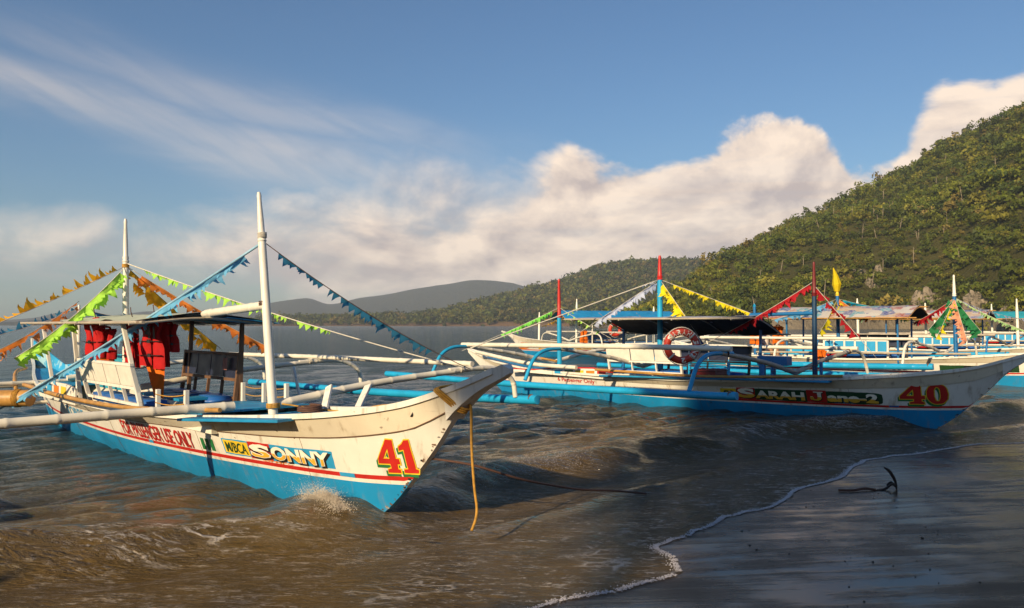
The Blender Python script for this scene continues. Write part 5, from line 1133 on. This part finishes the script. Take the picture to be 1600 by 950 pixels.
# ------------------------------------------------------------------ life vests
def vest(loc, rz, sc_, mat, label, number=None, lower_mat=None, tilt=0, group='life vests hanging under the boat roofs'):
    e = empty('life_vest', loc, rz, label, 'life vest', group); e.rotation_euler = (tilt, 0, rz); e.scale = (sc_, sc_, sc_)
    def panel(name, f0, f1, z0, z1, depth, y0, m, n=9, seed=1):
        """puffy cloth panel between the left and right edges f0(t), f1(t), hanging from z1 to z0"""
        r_ = np.random.default_rng(seed); vs = []; k = 7
        for s in (1, -1):
            for i in range(n+1):
                t = i/n; a, b2 = f0(t), f1(t)
                for j in range(k+1):
                    u = j/k; pf = (math.sin(PI*min(1, max(0, u)))**.45)*(math.sin(PI*min(.999, max(.001, t*.92+.04)))**.35)
                    vs.append((lerp(a, b2, u)+r_.normal(0, .003), y0+s*depth*pf*(.8+.25*math.sin(t*9+j)), lerp(z1, z0, t)+r_.normal(0, .003)))
        W_ = k+1; fs = []
        for s in (0, 1):
            o = s*(n+1)*W_
            for i in range(n):
                for j in range(k):
                    f = (o+i*W_+j, o+i*W_+j+1, o+(i+1)*W_+j+1, o+(i+1)*W_+j); fs.append(f if s else f[::-1])
        return MB().add(vs, fs).build(name, m, e, True, merge=True)
    arm_ = lambda t: .20-.065*math.exp(-((t-.28)/.16)**2)
    panel('front_panel', lambda t: -arm_(t), lambda t: -.012-.05*max(0, .35-t)/.35, -.56, 0, .035, -.04, mat, seed=2)
    panel('front_panel', lambda t: .012+.05*max(0, .35-t)/.35, lambda t: arm_(t), -.60, 0, .035, -.04, mat, seed=3)
    panel('back_panel', lambda t: -arm_(t)*.98, lambda t: arm_(t)*.98, -.58, .03, .03, .05, mat, seed=4)
    if lower_mat: panel('lower_flap', lambda t: -.15+.13*t, lambda t: .16-.04*t, -.98, -.56, .025, .0, lower_mat, seed=6)
    MB().tube(bez([(-.07, -.05, -.02), (-.06, .03, .06), (.06, .03, .06), (.07, -.05, -.02)], 6), .022, 7).build('collar', mat, e, True)
    for z in (-.24, -.42):
        MB().bar((-.185, -.085, z), (.185, -.085, z), .03, .006).build('strap', M_black, e); MB().box((0, -.092, z), (.05, .014, .045)).build('buckle', M_black, e)
    MB().tube([(0, .02, .08), (.01, .0, .16), (0, 0, .22)], .006, 5).build('hanging_cord', M_rope_d, e, True)
    if number:
        V, F = txt(number, .03); mb = MB(); mb.add([(lerp(-.07, .09, a), -.083, lerp(-.20, -.05, b_)) for a, b_ in V], F); mb.build('lettering', M_black, e)
    return e
vest(at(148, 506, 10.0), -.55, .95, M_vest, 'red life vest with dark straps, leftmost under the roof of boat 41', tilt=.08)
vest(at(166, 516, 9.8), .5, .62, M_vest, 'small red life vest with an orange flap, low behind the white bench of boat 41', lower_mat=M_vesto, tilt=-.05)
vest(at(205, 506, 9.4), -.9, .92, M_vest, 'plain red life vest left of the one numbered 41', tilt=.05)
vest(at(240, 503, 9.05), -.35, .92, M_vest, 'large red life vest numbered 41 with a bright orange lower flap', '41', M_vesto, .06)
vest(at(264, 508, 9.2), .9, .55, M_vest, 'narrow red life vest seen edge on, right of the one numbered 41', tilt=-.1)
vest(at(1181, 512, 24.0), -.6, .9, M_vesto, 'orange life vest beside the seated person on the boat behind number 40')
vest(at(1216, 511, 24.3), .2, .9, M_vesto, 'orange life vest right of the seated person on the boat behind number 40')
vest(at(1284, 548, 22.4), .3, .8, M_vesto, 'orange life vest at the left end of the blue panelled bench')
vest(at(912, 518, 39.4), .2, 1.0, M_vesto, 'orange life vest lying by the rail of the distant boat', group=None)
MB_line = MB().tube([wpt(B1, (-2.3, -.62, 1.62)), wpt(B1, (-.6, -.52, 1.63)), wpt(B1, (1.3, -.15, 1.66))], .006, 5).build('vest_line', M_rope_d, None, True)
tag(MB_line, 'dark cord under the roof of boat 41 that carries the red vests', 'rope')

# ------------------------------------------------------------------ life ring on boat 40
def life_ring(loc, rz, r0, r1, label, text, mat=M_ringred, rx=0):
    e = empty('life_ring', loc, rz, label, 'life ring', 'life rings on the boats'); e.rotation_euler = (rx, 0, rz)
    N, n = 40, 14; vs = [((r0+r1*math.cos(b_))*math.cos(a), r1*.9*math.sin(b_), (r0+r1*math.cos(b_))*math.sin(a)) for a in [2*PI*i/N for i in range(N)] for b_ in [2*PI*j/n for j in range(n)]]
    MB().add(vs, [(i*n+j, i*n+(j+1) % n, ((i+1) % N)*n+(j+1) % n, ((i+1) % N)*n+j) for i in range(N) for j in range(n)]).build('ring', mat, e, True)
    a = R(150)
    for ch in text:
        if ch != ' ':
            V, F = RING_TXT[ch]; mb = MB(); vs = []
            for u, v in V:
                aa = a-u*.26; rr_ = r0+(v-.5)*r1*1.25; q_ = (v-.5)*1.25; vs.append((rr_*math.cos(aa), -r1*.9*math.sqrt(max(0, 1-q_*q_))-.006, rr_*math.sin(aa)))
            mb.add(vs, F).build('lettering', M_ivory, e)
        a -= .36
    for k in range(4):
        a = PI/4+k*PI/2; MB().tube([((r0+r1*1.06*math.cos(b_))*math.cos(a), r1*.97*math.sin(b_), (r0+r1*1.06*math.cos(b_))*math.sin(a)) for b_ in [2*PI*j/14 for j in range(15)]], .018, 5).build('band', M_rope_w, e, True)
    pts = []
    for k in range(33):
        a = PI/4+2*PI*k/32; rr_ = r0+r1*(1.05+.28*abs(math.sin(2*(a-PI/4)))); pts.append((rr_*math.cos(a), 0, rr_*math.sin(a)))
    MB().tube(pts, .009, 6).build('grab_line', M_rope_w, e, True); return e
life_ring(at(1065, 541, 13.25), -.10, .245, .062, 'red life ring with white lettering hung on the white side pole of boat 40', 'SARAH JANE 2')
life_ring(at(961, 515, 38.2), .3, .27, .085, 'red ring shaped float under the blue roof of the distant boat', '')

# ------------------------------------------------------------------ ropes, anchor
def rope(name, pts, r, mat, label, n=8):
    o = MB().tube(bez(pts, n), r, 6).build(name, mat, None, True); return tag(o, label, 'rope')
bw = wpt(B1, (5.86, 0, .98)); w_ = [wpt(B1, (5.86+.03*math.cos(a)*1.0+.10*math.sin(a)*.35, .105*math.cos(a), 1.06+.13*math.sin(a))) for a in np.linspace(0, 2*PI, 16)]
rope('bow_rope', [at(733, 632, 5.62), at(736, 640, 5.60), at(737, 700, 5.60), at(741, 760, 5.60), at(745, 793, 5.60), at(743, 812, 5.55), at(737, 829, 5.5)], .011, M_rope_y, 'yellow rope hanging from the stem of boat 41 to the water', 6)
rw = MB()
for k in range(3):
    x = 5.72+.0165*k; lo_, hi_, y_ = f_zb(x+.12)-.012, f_zg(x-.03)+.045, f_bg(x)+.034
    rw.tube(bez([(x-.05, 0, hi_+.01), (x-.03, -y_-.01, hi_), (x+.02, -y_*.95-.012, (lo_+hi_)/2+.03), (x+.10, -.05, lo_-.0), (x+.13, 0, lo_-.02), (x+.10, .05, lo_), (x+.02, y_*.95+.012, (lo_+hi_)/2+.03), (x-.03, y_+.01, hi_), (x-.05, 0, hi_+.01)], 4), .0088, 6)
ro = rw.build('rope_wrap', M_rope_y, None, True); ro.location = B1.location; ro.rotation_euler = B1.rotation_euler; tag(ro, 'turns of yellow rope wound round the stem head of boat 41', 'rope')
p0 = wpt(B1, (5.40, .0, .58)); e_ = at(1010, 767, 7.3); 
rope('mooring_line', [p0, at(740, 727, 5.9), at(820, 750, 6.1), at(900, 764, 6.8), at(960, 767, 7.05), Vector((e_.x, e_.y, .01))], .009, M_rope_d, 'thin dark mooring line running from boat 41 into the shallow water')
ax_, ay_ = 3.62, 7.35; az_ = sand_z(ax_, ay_)
an = empty('anchor', (ax_, ay_, az_), 0, 'small dark anchor half buried in the wet sand', 'anchor'); an.scale = (.8, .68, 1.05); M_iron = pmat('rusty_iron', (.035, .022, .018), .7, .5, 20, (.10, .045, .02), .6, .002, 60)
MB().tube(bez([(-.10, 0, .20), (-.03, 0, .16), (.035, 0, .07), (.05, 0, -.05)], 5), [.006+.012*math.sin(PI*min(1, k/14)) for k in range(16)], 7).build('fluke', M_iron, an, True)
MB().tube(bez([(.04, 0, .03), (-.02, -.02, .05), (-.10, -.03, .01), (-.22, -.05, -.005)], 4), .012, 6).build('shank', M_iron, an, True)
MB().tube(bez([(.045, .0, .02), (.0, .04, .06), (-.05, .05, .03)], 4), .011, 6).build('fluke', M_iron, an, True)
MB().tube(bez([(-.22, -.05, .004), (-.34, -.02, .012), (-.5, -.08, .004), (-.66, -.04, .0)], 6), .012, 6).build('anchor_rope', M_rope_d, an, True)

# ------------------------------------------------------------------ seated person on the boat behind
def person(loc, rz, label):
    e = empty('person', loc, rz, label, 'person')
    J = {'pel': (0, 0, 0, .13), 'wst': (0, 0, .16, .115), 'chs': (0, .02, .36, .145), 'nck': (0, .02, .51, .055), 'hd0': (0, 0, .57, .075), 'hd1': (0, -.01, .68, .095), 'hd2': (0, 0, .77, .06)}
    E = [('pel', 'wst'), ('wst', 'chs'), ('chs', 'nck'), ('nck', 'hd0'), ('hd0', 'hd1'), ('hd1', 'hd2')]
    for s, t in ((1, 'r'), (-1, 'l')):
        J.update({'sh'+t: (s*.18, .02, .43, .06), 'el'+t: (s*.25, -.06, .20, .045), 'wr'+t: (s*.20, -.27, .10, .033), 'hn'+t: (s*.19, -.34, .09, .036), 'hp'+t: (s*.10, -.04, -.02, .09), 'kn'+t: (s*.13, -.42, .02, .065), 'an'+t: (s*.12, -.46, -.40, .042), 'to'+t: (s*.13, -.60, -.43, .035)})
        E += [('chs', 'sh'+t), ('sh'+t, 'el'+t), ('el'+t, 'wr'+t), ('wr'+t, 'hn'+t), ('pel', 'hp'+t), ('hp'+t, 'kn'+t), ('kn'+t, 'an'+t), ('an'+t, 'to'+t)]
    K = list(J); me = bpy.data.meshes.new('body'); me.from_pydata([J[k][:3] for k in K], [(K.index(a), K.index(b_)) for a, b_ in E], []); o = bpy.data.objects.new('body', me); COL.objects.link(o); o.parent = e
    md = o.modifiers.new('skin', 'SKIN'); 
    if not me.skin_vertices: 
        bm = bmesh.new(); bm.from_mesh(me); bm.verts.layers.skin.verify(); bm.to_mesh(me); bm.free()
    for i, k in enumerate(K): me.skin_vertices[0].data[i].radius = (J[k][3], J[k][3]); me.skin_vertices[0].data[i].use_root = k == 'pel'
    o.modifiers.new('sub', 'SUBSURF').levels = 1; o.modifiers['sub'].render_levels = 2
    me.materials.append(M_skin)
    cl = MB(); m_sh = pmat('white_shirt', (.72, .64, .58), .8, .2, 8); m_sho = pmat('dark_shorts', (.05, .05, .09), .8, .2, 8)
    def loft(rings, name, mat):
        n = 12; vs = []
        for (x, y, z, rx_, ry_) in rings: vs += [(x+rx_*math.cos(2*PI*k/n), y+ry_*math.sin(2*PI*k/n), z) for k in range(n)]
        MB().add(vs, [(i*n+k, i*n+(k+1) % n, (i+1)*n+(k+1) % n, (i+1)*n+k) for i in range(len(rings)-1) for k in range(n)]).build(name, mat, e, True)
    loft([(0, 0, -.02, .165, .15), (0, 0, .16, .145, .135), (0, .02, .34, .185, .16), (0, .02, .45, .16, .12), (0, .02, .50, .07, .075)], 'shirt', m_sh)
    for s in (1, -1):
        cl = MB().tube([(s*.15, .02, .44), (s*.215, -.02, .32)], [.075, .07], 10, caps=False).build('sleeve', m_sh, e, True); MB().tube([(s*.08, .02, -.02), (s*.115, -.22, .0), (s*.125, -.36, .015)], [.115, .10, .085], 10, caps=False).build('shorts_leg', m_sho, e, True)
    bm = bmesh.new(); bmesh.ops.create_uvsphere(bm, u_segments=14, v_segments=8, radius=.108); 
    for v in list(bm.verts):
        if v.co.z < -.02 and v.co.y < .03: v.co *= .8
    me2 = bpy.data.meshes.new('hair'); bm.to_mesh(me2); bm.free(); me2.materials.append(M_black); me2.polygons.foreach_set('use_smooth', [True]*len(me2.polygons)); h_ = bpy.data.objects.new('hair', me2); COL.objects.link(h_); h_.parent = e; h_.location = (0, .02, .705)
    return e
person(at(1194, 545, 24.6), .5, 'seated person in a pale shirt at the stern of the boat behind number 40')

SHADE = [(11, 1.6, 8.5, 4.2), (12, 9.5, 10, 5.0), (13, 18, 11, 5.4), (24, -1.2, 17.5, 4.0), (25, 6.0, 23, 5.0), (26, 15, 24, 5.5), (14, 27, 11, 5.5), (9.0, -5.6, 3.2, 2.3), (9.0, -10.5, 3.2, 2.3), (9.5, -.6, 5.2, 2.3)]
# ------------------------------------------------------------------ trees on the beach behind the camera that shade the sand
def shade_tree(x, y, h_, r_, lab, seed): return tree(0, r_, lab, seed, 1.0, 'trees on the beach behind the viewer', Vector((x, y, .3)), 5200, .085, 'tree', h_/r_-1.2)
U = Vector((SUN_DIR.x, SUN_DIR.y, 0)).normalized(); N_ = Vector((-U.y, U.x, 0))     # towards the sun / sideways (right positive)
if N_.x < 0: N_ = -N_
for k, (al, lt, h_, r_) in enumerate(SHADE): 
    P_ = U*al+N_*lt; shade_tree(P_.x, P_.y, h_, r_, 'broad beach tree behind the viewer, number %s from the left' % ('one', 'two', 'three', 'four', 'five', 'six', 'seven', 'eight', 'nine', 'ten')[k], 300+k)
# ------------------------------------------------------------------ air
hz = MB(); hz.box((300, 2420, 150), (10500, 5040, 306)).build('haze', [])
hzo = bpy.data.objects['haze']; mh = bpy.data.materials.new('haze_air'); mh.use_nodes = True; nt = mh.node_tree
for n in list(nt.nodes): nt.nodes.remove(n)
pv = nt.nodes.new('ShaderNodeVolumePrincipled'); pv.inputs['Color'].default_value = (.74, .84, 1.0, 1); pv.inputs['Density'].default_value = .00013; pv.inputs['Anisotropy'].default_value = 0.0
pv.inputs['Density Attribute'].default_value = ''
oo = nt.nodes.new('ShaderNodeOutputMaterial'); nt.links.new(pv.outputs[0], oo.inputs['Volume']); hzo.data.materials.append(mh); hzo['kind'] = 'stuff'
